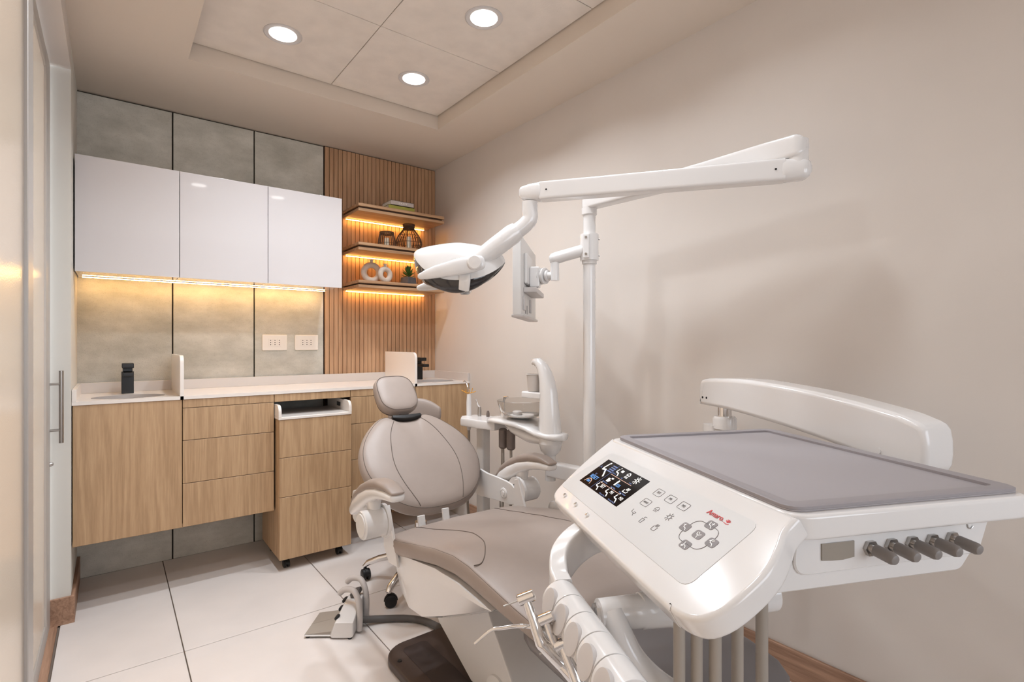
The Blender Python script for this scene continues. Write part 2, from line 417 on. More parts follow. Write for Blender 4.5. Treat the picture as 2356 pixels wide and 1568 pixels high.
# ------------------------------------------------------------------ wall cabinets with LED strip
YC = 2.912
wc = [XL+.012, .258, .646, 1.034]
WCL = ['white gloss wall cabinet at the left end, beside the glass door', 'white gloss wall cabinet in the middle of the row of three', 'white gloss wall cabinet next to the wooden display shelves']
for i in range(3):
    t = thing('wall_cabinet', ((wc[i]+wc[i+1])/2, 3.07, 1.44), WCL[i], 'cabinet', 'white gloss wall cabinets')
    obj('body', box(bmn(), wc[i]+.001, wc[i+1]-.001, YC+.02, YB-.003, 1.443, 1.94, .001, 1), 'gloss_white', t)
    obj('door', box(bmn(), wc[i]+.0012, wc[i+1]-.0012, YC, YC+.019, 1.438, 1.942, .0012, 2), 'gloss_white', t)
def led(x0, x1, y, z, label, m='led'):
    t = thing('led_strip', ((x0+x1)/2, y, z), label, 'light strip', 'warm LED strips')
    obj('profile', box(bmn(), x0-.004, x1+.004, y-.0055, y+.0055, z-.003, z), 'alu', t, smooth=0)
    obj('diffuser', box(bmn(), x0, x1, y-.004, y+.004, z-.006, z-.003), m, t, smooth=0)
led(XL+.03, 1.02, 3.17, 1.443, 'long warm LED strip under the white wall cabinets')

# ------------------------------------------------------------------ display shelves
SHX0, SHX1, SHY0 = 1.148, 1.724, 2.96
SZ = [(1.905, 1.951, 'top'), (1.676, 1.722, 'middle'), (1.455, 1.499, 'bottom')]
WL = {'top': 'wooden shelf at the top, carrying the two books', 'middle': 'wooden shelf in the middle, carrying the wicker lanterns', 'bottom': 'wooden shelf at the bottom, carrying the ring vases and plant'}
for z0, z1, w_ in SZ:
    t = thing('wall_shelf', ((SHX0+SHX1)/2, 3.1, z0), WL[w_], 'shelf', 'wooden wall shelves')
    obj('upper_board', box(bmn(), SHX0, SHX1, SHY0, YB-.013, z1-.017, z1, .001, 1), 'oak_shelf', t)
    obj('core', box(bmn(), SHX0+.012, SHX1-.012, SHY0+.012, YB-.013, z0+.016, z1-.016), 'oak_dark', t)
    obj('lower_board', box(bmn(), SHX0, SHX1, SHY0, YB-.013, z0, z0+.017, .001, 1), 'oak_shelf', t)
    led(SHX0+.015, SHX1-.02, 3.205, z0, 'warm LED strip under the %s wooden shelf' % w_, 'led_amber')

# books
def book(x0, x1, y0, y1, z0, z1, m, label, rot):
    t = thing('book', ((x0+x1)/2, (y0+y1)/2, z0), label, 'book', 'books on the top shelf')
    M = Matrix.Translation(((x0+x1)/2, (y0+y1)/2, 0)) @ Matrix.Rotation(rot, 4, 'Z') @ Matrix.Translation((-(x0+x1)/2, -(y0+y1)/2, 0))
    obj('pages', box(bmn(), x0+.003, x1-.003, y0+.004, y1-.003, z0+.002, z1-.002, M=M), 'paper', t, smooth=0)
    bm = bmn(); box(bm, x0, x1, y0, y1, z0, z0+.002, M=M); box(bm, x0, x1, y0, y1, z1-.002, z1, M=M); box(bm, x0, x1, y0, y0+.003, z0, z1, M=M)
    obj('cover', bm, m, t, smooth=0); return t, M
def text(name, s, size, M, m, parent, ext=.0004, shear=0):
    cu = bpy.data.curves.new(name, 'FONT'); cu.body = s; cu.size = size; cu.extrude = ext; cu.align_x = 'CENTER'; cu.align_y = 'CENTER'; cu.resolution_u = 3
    cu.materials.append(MATS[m]); o = bpy.data.objects.new(name, cu); COL.objects.link(o)
    cu.shear = shear
    bpy.context.view_layer.update()
    me = bpy.data.meshes.new_from_object(o.evaluated_get(bpy.context.evaluated_depsgraph_get()))
    bpy.data.objects.remove(o); bpy.data.curves.remove(cu)
    me.transform(Matrix.Translation(-WPOS[parent.name]) @ M)
    if not me.materials: me.materials.append(MATS[m])
    o = bpy.data.objects.new(name, me); COL.objects.link(o); o.parent = parent
    return o
bk, Mb = book(1.35, 1.525, 2.99, 3.12, 1.9515, 1.980, 'book_green', 'olive green book lying under the grey book', 0)
bk2, Mb2 = book(1.362, 1.517, 2.985, 3.12, 1.980, 2.008, 'book_grey', 'thick grey book lying on the olive green book', 0)
text('spine_text', 'I E X A T E', .013, Matrix.Translation((1.44, 2.9845, 1.994)) @ Matrix.Rotation(PI/2, 4, 'X'), 'paper', bk2)

# wicker lanterns with candles
def lantern(x, y, z, prof, nr, label, hoops):
    t = thing('wicker_lantern', (x, y, z), label, 'lantern', 'wicker lanterns')
    pr_ = smooth_poly(prof, 3, False)
    for i in range(nr):
        a = 2*PI*i/nr
        obj('rib', tube(bmn(), [(x+r*math.cos(a), y+r*math.sin(a), z+h) for r, h in pr_], .0021, 5), 'rattan', t)
    for r, h, k in hoops:
        obj('hoop', tube(bmn(), [(x+r*math.cos(2*PI*i/28), y+r*math.sin(2*PI*i/28), z+h) for i in range(28)], k, 6, True), 'rattan', t)
    obj('base', lathe(bmn(), [(.001, .001), (prof[0][0], .001), (prof[0][0], .005), (.001, .005)], (x, y, z)), 'rattan', t)
lantern(1.378, 3.08, 1.723, [(.056, .002), (.055, .02), (.05, .06), (.042, .098)], 22, 'low tapered wicker lantern on the middle shelf', [(.056, .004, .003), (.053, .03, .0016), (.042, .099, .004), (.043, .091, .003)])
lantern(1.53, 3.08, 1.723, [(.06, .002), (.078, .025), (.083, .055), (.07, .09), (.046, .125), (.034, .142), (.033, .155), (.037, .168)], 26, 'tall pear-shaped wicker lantern on the middle shelf', [(.06, .003, .003), (.083, .05, .0016), (.066, .097, .0016), (.034, .142, .004), (.033, .150, .004), (.035, .158, .004), (.037, .168, .004)])
for x, h, lb in ((1.378, .06, 'short pale candle inside the low tapered lantern'), (1.53, .085, 'taller pale candle inside the pear-shaped lantern')):
    t = thing('candle', (x, 3.08, 1.728), lb, 'candle', 'candles in the lanterns')
    obj('wax', lathe(bmn(), [(.001, .0), (.016, .0), (.016, h), (.013, h+.001), (.001, h-.002)], (x, 3.08, 1.7285), 20), 'candle', t)
    obj('wick', cyl(bmn(), (x, 3.08, 1.7265+h), (x, 3.08, 1.738+h), .0008, n=6), 'rubber', t)
# ring vases
def ring_vase(x, y, z, R, r, label, rot):
    t = thing('ring_vase', (x, y, z), label, 'vase', 'ring vases')
    d = V(math.cos(rot), math.sin(rot), 0); c = V(x, y, z+R+r)
    obj('ring', tube(bmn(), [c+d*R*math.cos(2*PI*i/40)+V(0, 0, 1)*R*math.sin(2*PI*i/40) for i in range(40)], r, 16, True), 'ceramic', t, smooth=60)
    obj('neck', lathe(bmn(), [(.009, 0), (.009, .014), (.013, .02), (.011, .021), (.006, .012), (.006, 0)], c+V(0, 0, R+r-.006), 20), 'ceramic', t)
ring_vase(1.285, 3.1, 1.4995, .047, .0185, 'large beige ring vase standing behind the small one', -.1)
ring_vase(1.352, 3.045, 1.4995, .036, .0165, 'small beige ring vase standing in front of the large one', .25)
# potted plant
t = thing('potted_plant', (1.527, 3.08, 1.4995), 'small green succulent in a dark grey pot on the bottom shelf', 'plant')
bm = bmn(); box(bm, -.039, .039, -.039, .039, 0, .052, .003, 2)
for v in bm.verts:
    k = .86+.0+ (-.0)*v.co.z+ (1-.86)*(1-v.co.z/.052); v.co.x *= k; v.co.y *= k
bmesh.ops.transform(bm, matrix=Matrix.Translation((1.527, 3.08, 1.4995)) @ Matrix.Rotation(.3, 4, 'Z'), verts=bm.verts)
obj('pot', bm, 'pot', t)
obj('soil', lathe(bmn(), [(.001, 0), (.03, 0), (.028, .003), (.001, .003)], (1.527, 3.08, 1.5505)), 'soil', t)
def leafmesh(p, az, el, L, w):
    d = V(math.cos(az)*math.cos(el), math.sin(az)*math.cos(el), math.sin(el)); s = d.cross(V(0, 0, 1)).normalized(); nrm = s.cross(d)
    bm = bmn(); rings = []
    for tt, ww in ((0, .35), (.3, .9), (.6, 1), (.85, .6), (1, .05)):
        c = Vector(p)+d*L*tt+V(0, 0, 1)*L*.15*tt*tt
        rings.append([c+s*w*ww*.5*math.cos(2*PI*k/6)+nrm*w*.16*ww*math.sin(2*PI*k/6) for k in range(6)])
    loft(bm, rings); return bm
for i in range(22):
    lv = i/22
    obj('leaf', leafmesh((1.527, 3.08, 1.552+lv*.04), i*2.4, .15+lv*1.1, .052-.014*lv, .018), 'leaf', t)

# ------------------------------------------------------------------ base cabinets
YK = 2.79; ZB, ZT = .29, .872
mx = [XL+.01, .258, .648, 1.038, 1.43, XR-.002]
def front(t, name, x0, x1, z0, z1, y=YK):
    return obj(name, box(bmn(), x0+.0015, x1-.0015, y, y+.018, z0+.0012, z1-.0012, .001, 1), 'oak', t, smooth=0)
def carcass(t, x0, x1, z0, z1): return obj('body', box(bmn(), x0+.0005, x1-.0005, YK+.019, YB-.006 if x1 < 1.04 else YB-.013, z0, z1), 'oak_dark', t, smooth=0)
def under(t, x0, x1):
    obj('underside', box(bmn(), x0+.0005, x1-.0005, YK+.002, YB-.013, ZB, ZB+.016), 'oak', t, smooth=0)
def sinkunit(i, label):
    t = thing('sink_cabinet', ((mx[i]+mx[i+1])/2, 3.02, ZB), label, 'cabinet', 'wall-hung oak base cabinets')
    carcass(t, mx[i], mx[i+1], ZB+.016, .74); under(t, mx[i], mx[i+1]); front(t, 'door', mx[i], mx[i+1], ZB, ZT)
def drawerunit(i, label):
    t = thing('drawer_cabinet', ((mx[i]+mx[i+1])/2, 3.02, ZB), label, 'cabinet', 'wall-hung oak base cabinets')
    carcass(t, mx[i], mx[i+1], ZB+.016, ZT); under(t, mx[i], mx[i+1])
    front(t, 'top_rail', mx[i], mx[i+1], .832, ZT)
    for a, b in ((ZB, .488), (.488, .684), (.684, .832)): front(t, 'drawer', mx[i], mx[i+1], a, b)
sinkunit(0, 'oak base cabinet with one plain door under the left sink')
drawerunit(1, 'oak cabinet with drawers between the left sink door and the rolling pedestal')
t = thing('apron_rail', ((mx[2]+mx[3])/2, 2.95, .832), 'narrow oak rail under the worktop above the rolling pedestal', 'rail')
front(t, 'front_board', mx[2], mx[3], .832, ZT)
obj('top_board', box(bmn(), mx[2], mx[3], YK+.018, YB-.006, ZT-.02, ZT), 'oak_dark', t, smooth=0)
drawerunit(3, 'oak cabinet with drawers partly hidden behind the grey dental chair backrest')
sinkunit(4, 'oak base cabinet in the corner under the right sink')
# worktop
ZW = .887
wt = thing('worktop', (.84, 3.0, ZT), 'long white worktop with two sinks, upstands and rounded dividers', 'worktop')
def slab_with_hole(x0, x1, y0, y1, z0, z1, c, ax, ay):
    bm = bmn(); angs = sorted({2*PI*i/64 for i in range(64)} | {math.atan2(y-c[1], x-c[0]) % (2*PI) for x in (x0, x1) for y in (y0, y1)})
    def edge(a):
        dx, dy = math.cos(a), math.sin(a); s = min(((x1 if dx > 0 else x0)-c[0])/dx if abs(dx) > 1e-9 else 9, ((y1 if dy > 0 else y0)-c[1])/dy if abs(dy) > 1e-9 else 9)
        return c[0]+dx*s, c[1]+dy*s
    out = [edge(a) for a in angs]; inn = []
    for a in angs:
        dx, dy = math.cos(a), math.sin(a); s = 1/math.sqrt((dx/ax)**2+(dy/ay)**2); inn.append((c[0]+dx*s, c[1]+dy*s))
    loft(bm, [[V(x, y, z0) for x, y in inn], [V(x, y, z0) for x, y in out], [V(x, y, z1) for x, y in out], [V(x, y, z1) for x, y in inn], [V(x, y, z0) for x, y in inn]], False, False)
    bmesh.ops.remove_doubles(bm, verts=bm.verts, dist=1e-6); return bm
YW0 = YK-.004
s1, s2 = (.066, 2.925), (1.625, 2.925)
obj('slab', slab_with_hole(XL+.009, .256, YW0, YB-.014, ZT, ZW, s1, .1375, .1005), 'solid_white', wt)
obj('slab', box(bmn(), .256, 1.432, YW0, YB-.014, ZT, ZW), 'solid_white', wt)
obj('slab', slab_with_hole(1.432, XR-.001, YW0, YB-.014, ZT, ZW, s2, .1375, .1005), 'solid_white', wt)
for c in (s1, s2):
    bm = bmn(); rings = [[V(c[0]+.139*math.cos(2*PI*i/48), c[1]+.102*math.sin(2*PI*i/48), ZW+.0003) for i in range(48)]]
    for k in range(9):
        a = k/8*PI/2*.97; s, h = math.cos(a)**.6, math.sin(a)
        rings.append([V(c[0]+.1355*s*math.cos(2*PI*i/48), c[1]+.0985*s*math.sin(2*PI*i/48), ZW+.0002-.09*h) for i in range(48)])
    loft(bm, rings, False, True); bs = obj('basin', bm, 'basin_grey', wt, smooth=60)
    obj('drain', lathe(bmn(), [(.001, 0), (.018, 0), (.018, .002), (.001, .003)], (c[0], c[1], ZW-.088)), 'chrome', bs)
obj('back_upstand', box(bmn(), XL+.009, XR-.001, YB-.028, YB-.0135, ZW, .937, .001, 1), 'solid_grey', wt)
obj('side_upstand', box(bmn(), XL+.009, XL+.024, YW0, YB-.028, ZW, .937, .001, 1), 'solid_white', wt)
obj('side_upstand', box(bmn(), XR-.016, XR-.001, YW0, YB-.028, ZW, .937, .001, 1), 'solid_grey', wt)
for x in (.256, 1.432):
    pl = [(YB-.028, ZW)] + [(YB-.028, 1.072)] + [(YW0+.035-.035*math.sin(a*PI/12), 1.072-.035+.035*math.cos(a*PI/12)) for a in range(7)] + [(YW0, ZT)] + [(YW0+.01, ZT)] + [(YW0+.01, ZW)]
    obj('divider', prism(bmn(), pl, x-.0075, x+.0075, YZ, .001, 1), 'solid_white', wt)
def faucet(x, y, label):
    t = thing('faucet', (x, y, ZW), label, 'faucet', 'matt black basin taps')
    obj('column', box(bmn(), x-.024, x+.024, y-.02, y+.02, ZW, ZW+.105, .002, 2), 'black_metal', t)
    obj('spout', box(bmn(), x-.02, x+.02, y-.115, y-.005, ZW+.085, ZW+.104, .002, 2), 'black_metal', t)
    obj('cartridge', box(bmn(), x-.019, x+.019, y-.016, y+.016, ZW+.105, ZW+.125, .002, 1), 'black_metal', t)
    obj('lever', box(bmn(), x-.023, x+.023, y-.075, y+.021, ZW+.123, ZW+.145, .003, 2), 'black_metal', t)
faucet(.064, 3.115, 'square matt black tap at the left sink')
faucet(1.615, 3.115, 'matt black tap at the right sink behind the worktop divider')
# outlets
def outlet(x0, x1, z0, z1, label):
    t = thing('wall_outlet', ((x0+x1)/2, YB-.005, z0), label, 'outlet', 'wall outlets')
    obj('plate', prism(bmn(), rrect(x0, x1, z0, z1, .006), YB-.012, YB-.002, XZ, .004, 3), 'outlet_white', t)
    cx, cz = (x0+x1)/2, (z0+z1)/2
    for k in (-1, 0, 1):
        m_ = obj('socket', box(bmn(), cx+k*.0235-.0112, cx+k*.0235+.0112, YB-.0135, YB-.011, cz-.022, cz+.022, .0008, 1), 'outlet_white', t)
        for q in (-1, 0, 1): obj('socket_hole', cyl(bmn(), (cx+k*.0235, YB-.0138, cz+q*.0125), (cx+k*.0235, YB-.013, cz+q*.0125), .0026, n=10), 'hole', m_)
outlet(.686, .821, 1.085, 1.176, 'white wall outlet on the left, nearer the sink')
outlet(.865, 1.0, 1.085, 1.176, 'white wall outlet on the right, next to the slat wall')
# rolling pedestal
RPX0, RPX1, RPY = .655, 1.013, 2.716
t = thing('rolling_pedestal', (.834, 2.9, 0), 'oak rolling drawer pedestal with white pull-out tray under the worktop', 'pedestal')
obj('body', box(bmn(), RPX0, RPX1, RPY+.019, 3.08, .06, .748, .001, 1), 'oak', t, smooth=0)
for a, b in ((.058, .368), (.368, .562), (.562, .75)):
    obj('drawer', box(bmn(), RPX0, RPX1, RPY, RPY+.018, a+.0012, b-.0012, .001, 1), 'oak', t, smooth=0)
obj('tray_bottom', box(bmn(), RPX0-.005, RPX1+.002, RPY-.004, 3.06, .75, .764, .002, 1), 'solid_white', t)
for x in (RPX0-.005, RPX1-.012):
    pl = [(3.06, .764), (3.06, .822)]+[(RPY+.03-.034*math.sin(a*PI/12), .822-.034+.034*math.cos(a*PI/12)) for a in range(7)]+[(RPY-.004, .764)]
    obj('tray_side', prism(bmn(), pl, x, x+.014, YZ, .001, 1), 'solid_white', t)
obj('tray_socket', box(bmn(), RPX1-.0135, RPX1-.011, 2.84, 2.9, .782, .804, .0006, 1), 'steel', t)
def caster(t, x, y, m='rubber', r=.022, yaw=0, h=.06):
    R_ = Matrix.Translation((x, y, 0)) @ Matrix.Rotation(yaw, 4, 'Z')
    c = obj('caster', tube(bmn(), [R_ @ V(0, 0, r*1.3), R_ @ V(0, 0, h)], r*.28, 10), 'rubber', t)
    for s in (-1, 1):
        bm = bmn(); lathe(bm, [(.001, 0), (r*.8, 0), (r, r*.12), (r, r*.5), (r*.8, r*.62), (.001, r*.62)], V(0, 0, 0), 20, (1, 0, 0))
        bmesh.ops.transform(bm, matrix=R_ @ Matrix.Translation((s*r*.45-r*.31, r*.35, r)), verts=bm.verts); obj('wheel', bm, m, c)
    bm = bmn()
    prism(bm, [(r*.35+r*1.12*math.cos(a*PI/10), r*1.0+r*1.12*math.sin(a*PI/10)) for a in range(0, 11)], -r*.25, r*.25, YZ)
    bmesh.ops.transform(bm, matrix=R_, verts=bm.verts); obj('hood', bm, m, c)
for x in (RPX0+.045, RPX1-.045):
    for y in (RPY+.05, 3.03): caster(t, x, y, r=.02, h=.06)

# ------------------------------------------------------------------ dental chair (centre line X = 1.02)
XC = 1.02
ch = thing('dental_chair', (XC, 1.4, 0), 'taupe leather dental chair with white frame in the middle of the room', 'dental chair')
bdir = V(0, .735, .678); bn = V(0, -.678, .735); B0 = V(XC+.025, 1.8, .516)
half = [(0, -.03), (.08, -.025), (.15, 0), (.21, .05), (.25, .12), (.268, .19), (.26, .27), (.225, .345), (.172, .41), (.128, .445), (.095, .455), (.068, .444), (.045, .428), (0, .424)]
outl = half + [(-x, y) for x, y in reversed(half[1:-1])]
outl = smooth_poly(outl, 4)
def cushion(outline, c, rings, warp):
    bm = bmn(); rr = []
    for s, h in rings: rr.append([warp(c[0]+(x-c[0])*s, c[1]+(y-c[1])*s, h) for x, y in outline])
    loft(bm, rr); return bm
def bwarp(x, s, h):
    # wings curve a little forward; the lower part is thicker
    return B0+V(x, 0, 0)+bdir*s+bn*(h+.12*x*x)
RG = [(.02, .0), (.3, -.001), (.55, -.003), (.75, -.006), (.88, -.012), (.95, -.021), (.985, -.032), (1, -.048), (.995, -.062), (.97, -.074), (.9, -.08), (.5, -.082), (.02, -.082)]
br = obj('backrest', cushion(outl, (0, .2), RG, bwarp), 'taupe', ch, smooth=80)
def onback(x, s):   # height of the cushion face at (x, s)
    k = 0
    cxs = max(1e-6, math.hypot(x, s-.2))
    ang = math.atan2(s-.2, x); best = min(outl, key=lambda q: abs(((math.atan2(q[1]-.2, q[0])-ang+PI) % (2*PI))-PI))
    k = cxs/math.hypot(best[0], best[1]-.2)
    for (a, ha), (b, hb) in zip(RG, RG[1:]):
        if a <= k <= b: return bwarp(x, s, ha+(hb-ha)*(k-a)/(b-a)+.0004)
    return bwarp(x, s, -.03)
for sg in (-1, 1):
    sp = smooth_poly([(sg*.062, .423), (sg*.105, .35), (sg*.135, .25), (sg*.143, .17), (sg*.128, .085), (sg*.096, -.005)], 6, False)
    obj('seam', tube(bmn(), [onback(x, s) for x, s in sp], .0016, 6), 'taupe_seam', br)
sp = [(x*.955, .2+(s-.2)*.955) for x, s in outl]
obj('edge_seam', tube(bmn(), [onback(x, s) for x, s in sp], .0012, 6, True), 'taupe_seam', br)
# back shell behind the cushion
obj('back_shell', cushion(outl, (0, .2), [(.02, -.082), (.9, -.081), (.93, -.09), (.88, -.105), (.6, -.115), (.02, -.118)], bwarp), 'plastic_white', ch, smooth=60)
# headrest
hd = V(0, .64, .768); hn = V(0, -.768, .64); H0 = B0+bdir*.548+bn*.03+V(-.014, 0, 0)
ho = smooth_poly([(.0, .098), (.06, .092), (.09, .06), (.096, .0), (.088, -.06), (.05, -.092), (0, -.097), (-.05, -.092), (-.088, -.06), (-.096, 0), (-.09, .06), (-.06, .092)], 4)
hw = lambda x, s, h: H0+V(x, 0, 0)+hd*s+hn*(h-.25*x*x*0)
hr = obj('headrest', cushion(ho, (0, 0), [(.02, .0), (.5, -.001), (.78, -.003), (.92, -.008), (.97, -.014), (1, -.026), (1, -.04), (.96, -.052), (.85, -.058), (.02, -.06)], hw), 'taupe', ch, smooth=80)
obj('edge_seam', tube(bmn(), [hw(x*.93, s*.93, -.0075) for x, s in ho], .0013, 6, True), 'taupe_seam', hr)
obj('headrest_shell', cushion(ho, (0, 0), [(.02, -.06), (.86, -.058), (.9, -.066), (.8, -.078), (.02, -.084)], hw), 'taupe_dark', hr, smooth=60)
obj('headrest_bar', sweep(bmn(), [B0+bdir*.36+bn*-.03, B0+bdir*.46+bn*-.028, H0-hn*.07], [(.05, .012), (.05, .012), (.04, .012)], up=bn), 'chrome', ch)
obj('headrest_collar', sweep(bmn(), [B0+bdir*.424+bn*-.012+V(x, 0, 0)+bdir*(.15*(x/.07)**2*.07) for x in (-.068, -.045, -.02, 0, .02, .045, .068)], [(.016, .02), (.02, .026), (.024, .028), (.024, .028), (.024, .028), (.02, .026), (.016, .02)], up=bn), 'rubber', ch)
# seat and leg rest: stations (Y, half width, z top, thickness)
ST = [(1.674, .235, .452, .03), (1.669, .262, .466, .05), (1.655, .276, .476, .062), (1.62, .283, .484, .068), (1.55, .286, .496, .066), (1.45, .284, .518, .066), (1.34, .276, .538, .068), (1.25, .266, .544, .072), (1.18, .262, .538, .074), (1.1, .256, .518, .068), (1.0, .248, .493, .06), (.93, .24, .476, .056), (.90, .228, .466, .05), (.885, .20, .456, .038), (.88, .17, .448, .022)]
def seat_section(y, w, zt, th):
    o = []; N = 36
    for i in range(N):
        a = 2*PI*i/N; c, s = math.cos(a), math.sin(a)
        x = w*(abs(c)**.22)*(1 if c >= 0 else -1)
        if s >= 0: z = zt-th*.38+th*.38*(abs(s)**.30) + .01*(1-(x/w)**2)*s
        else: z = zt-th*.38-th*.62*(abs(s)**.45)
        o.append(V(XC+x, y, z))
    return o
bm = bmn(); loft(bm, [seat_section(*s) for s in ST]); se = obj('seat', bm, 'taupe', ch, smooth=75)
def zseat(y, x=0):
    for a, b in zip(ST, ST[1:]):
        if b[0] <= y <= a[0]:
            k = (a[0]-y)/(a[0]-b[0]); w = a[1]+(b[1]-a[1])*k; zt = a[2]+(b[2]-a[2])*k; th = a[3]+(b[3]-a[3])*k
            xx = min(abs(x)/w, 1); return zt+.01*(1-xx*xx)-.0005
    return .45
for sg in (-1, 1):
    sp = smooth_poly([(sg*.17, 1.655), (sg*.155, 1.52), (sg*.135, 1.38), (sg*.15, 1.27), (sg*.19, 1.20), (sg*.225, 1.165), (sg*.25, 1.165)], 6, False)
    obj('seam', tube(bmn(), [(XC+x, y, zseat(y, x)) for x, y in sp], .0014, 6), 'taupe_seam', se)
    obj('edge_seam', tube(bmn(), [(XC+sg*s[1]*.985, s[0], s[2]-s[3]*.12+.0) for s in ST[3:-3]], .0012, 6), 'taupe_seam', se)
# grey foot cover
FS = [(.99, .20, .43, .03), (.985, .225, .438, .04), (.95, .235, .436, .045), (.8, .236, .418, .045), (.66, .234, .402, .045), (.585, .222, .392, .045), (.545, .19, .386, .042), (.53, .15, .38, .03)]
bm = bmn(); loft(bm, [seat_section(*s) for s in FS]); obj('foot_cover', bm, 'foot_grey', ch, smooth=75)
# white shell under the seat
def hull(y, w0, w1, z1, z0):
    return [V(XC-w1, y, z1), V(XC+w1, y, z1), V(XC+w1, y, z1-(z1-z0)*.25), V(XC+w0, y, z0+.01), V(XC+w0-.02, y, z0), V(XC-w0+.02, y, z0), V(XC-w0, y, z0+.01), V(XC-w1, y, z1-(z1-z0)*.25)]
bm = bmn(); loft(bm, [hull(1.645, .235, .255, .425, .33), hull(1.62, .245, .265, .43, .29), hull(1.55, .25, .27, .44, .258), hull(1.46, .25, .272, .455, .265), hull(1.34, .245, .27, .472, .315), hull(1.22, .235, .266, .47, .37), hull(1.12, .22, .26, .455, .418), hull(1.085, .20, .25, .446, .438)])
bmesh.ops.bevel(bm, geom=[e for e in bm.edges if e.calc_face_angle(0) > .5], offset=.006, segments=2, affect='EDGES', profile=.5)
obj('seat_shell', bm, 'plastic_white', ch, smooth=30)
# lift arm, base plate
bm = bmn(); prism(bm, [(1.78, .30), (1.63, .135), (1.42, .032), (1.05, .032), (1.17, .10), (1.31, .278), (1.36, .36), (1.6, .38)], .925, 1.115, YZ, .008, 2)
obj('lift_arm', bm, 'plastic_matte', ch)
obj('pivot_cap', lathe(bmn(), [(.001, 0), (.05, 0), (.05, .008), (.042, .014), (.001, .016)], (.925, 1.27, .075), 28, (-1, 0, 0)), 'plastic_matte', ch)
bm = bmn(); prism(bm, rrect(.762, 1.28, .62, 1.765, .09, 8), .0, .032, XY, .008, 3)
bp = obj('base_plate', bm, 'brown_plate', ch)
obj('base_panel', prism(bmn(), rrect(.825, .922, .9, 1.72, .02), .0315, .0335, XY, .0008, 1), 'brown_panel', bp)
obj('base_screw', lathe(bmn(), [(.001, 0), (.008, 0), (.007, .003), (.001, .003)], (.79, 1.66, .0318), 16), 'rubber', bp)
# armrests
AO = [(1.835, .545), (1.79, .585), (1.73, .62), (1.66, .655), (1.59, .672), (1.52, .676), (1.476, .668)]
for sg, nm in ((-1, 'l'), (1, 'r')):
    xo = XC+sg*.32
    a0 = thing('tmp', (0, 0, 0), 'x', 'x') if False else None
    arm = obj('armrest', sweep(bmn(), [(xo, 1.828, .53), (xo, 1.785, .56), (xo, 1.73, .592), (xo, 1.665, .624), (xo, 1.60, .643), (xo, 1.535, .652), (xo, 1.49, .652)], [(.05, .035), (.058, .055), (.062, .06), (.064, .05), (.064, .038), (.062, .032), (.052, .026)], ex=3.2, round_ends=.012), 'plastic_white', ch, smooth=60)
    obj('arm_pad', sweep(bmn(), [(xo, 1.832, .553), (xo, 1.79, .592), (xo, 1.73, .628), (xo, 1.665, .655), (xo, 1.60, .672), (xo, 1.535, .676), (xo, 1.485, .667)], [(.04, .012), (.052, .03), (.058, .038), (.06, .04), (.06, .036), (.058, .028), (.046, .012)], ex=2.6, round_ends=.008), 'taupe', arm, smooth=70)
    obj('arm_neck', sweep(bmn(), [(xo, 1.66, .53), (xo, 1.668, .575), (xo, 1.675, .615)], [(.05, .075), (.04, .045), (.052, .075)], up=(0, 1, 0), ex=2.6), 'plastic_white', arm, smooth=60)
    obj('arm_hub', lathe(bmn(), [(.001, .0), (.044, .0), (.047, .004), (.047, .074), (.044, .078), (.001, .078)], (XC+sg*.292, 1.655, .53), 32, (sg, 0, 0)), 'plastic_white', ch)
    obj('hub_cap', lathe(bmn(), [(.001, .0), (.038, .0), (.037, .003), (.001, .0035)], (XC+sg*.37, 1.655, .53), 32, (sg, 0, 0)), 'plastic_matte', ch)
    obj('hub_ring', lathe(bmn(), [(.03, .0), (.056, .0), (.056, .012), (.03, .012), (.03, 0)], (XC+sg*.282, 1.66, .53), 32, (sg, 0, 0)), 'plastic_white', ch)
    # hinge plate towards the backrest
    pl = smooth_poly([(1.95, .565), (1.86, .563), (1.76, .560), (1.69, .552), (1.655, .53), (1.65, .498), (1.68, .47), (1.73, .466), (1.80, .462), (1.88, .455), (1.95, .46)], 3)
    obj('hinge_plate', prism(bmn(), pl, XC+sg*.275, XC+sg*.287, YZ, .003, 2), 'plastic_white', ch)
    obj('hinge_bolt', lathe(bmn(), [(.001, .0), (.022, .0), (.022, .004), (.016, .006), (.014, .004), (.011, .004), (.010, .008), (.001, .009)], (XC+sg*.2755, 1.735, .505), 28, (-sg, 0, 0)), 'plastic_white', ch)
    # strap down to the seat shell
    pl = [(1.665, .575), (1.64, .585), (1.575, .43), (1.565, .40), (1.63, .395), (1.672, .44)]
    obj('arm_strap', prism(bmn(), pl, XC+sg*.284, XC+sg*.274, YZ, .002, 1), 'plastic_white', ch)
for x, y in ((.908, 1.72), (1.022, 1.74)):
    obj('back_link', sweep(bmn(), [(x, y-.03, .38), (x, y, .45), (x, y+.008, .492)], [(.028, .014)]*3, up=(0, -1, .1)), 'plastic_matte', ch)

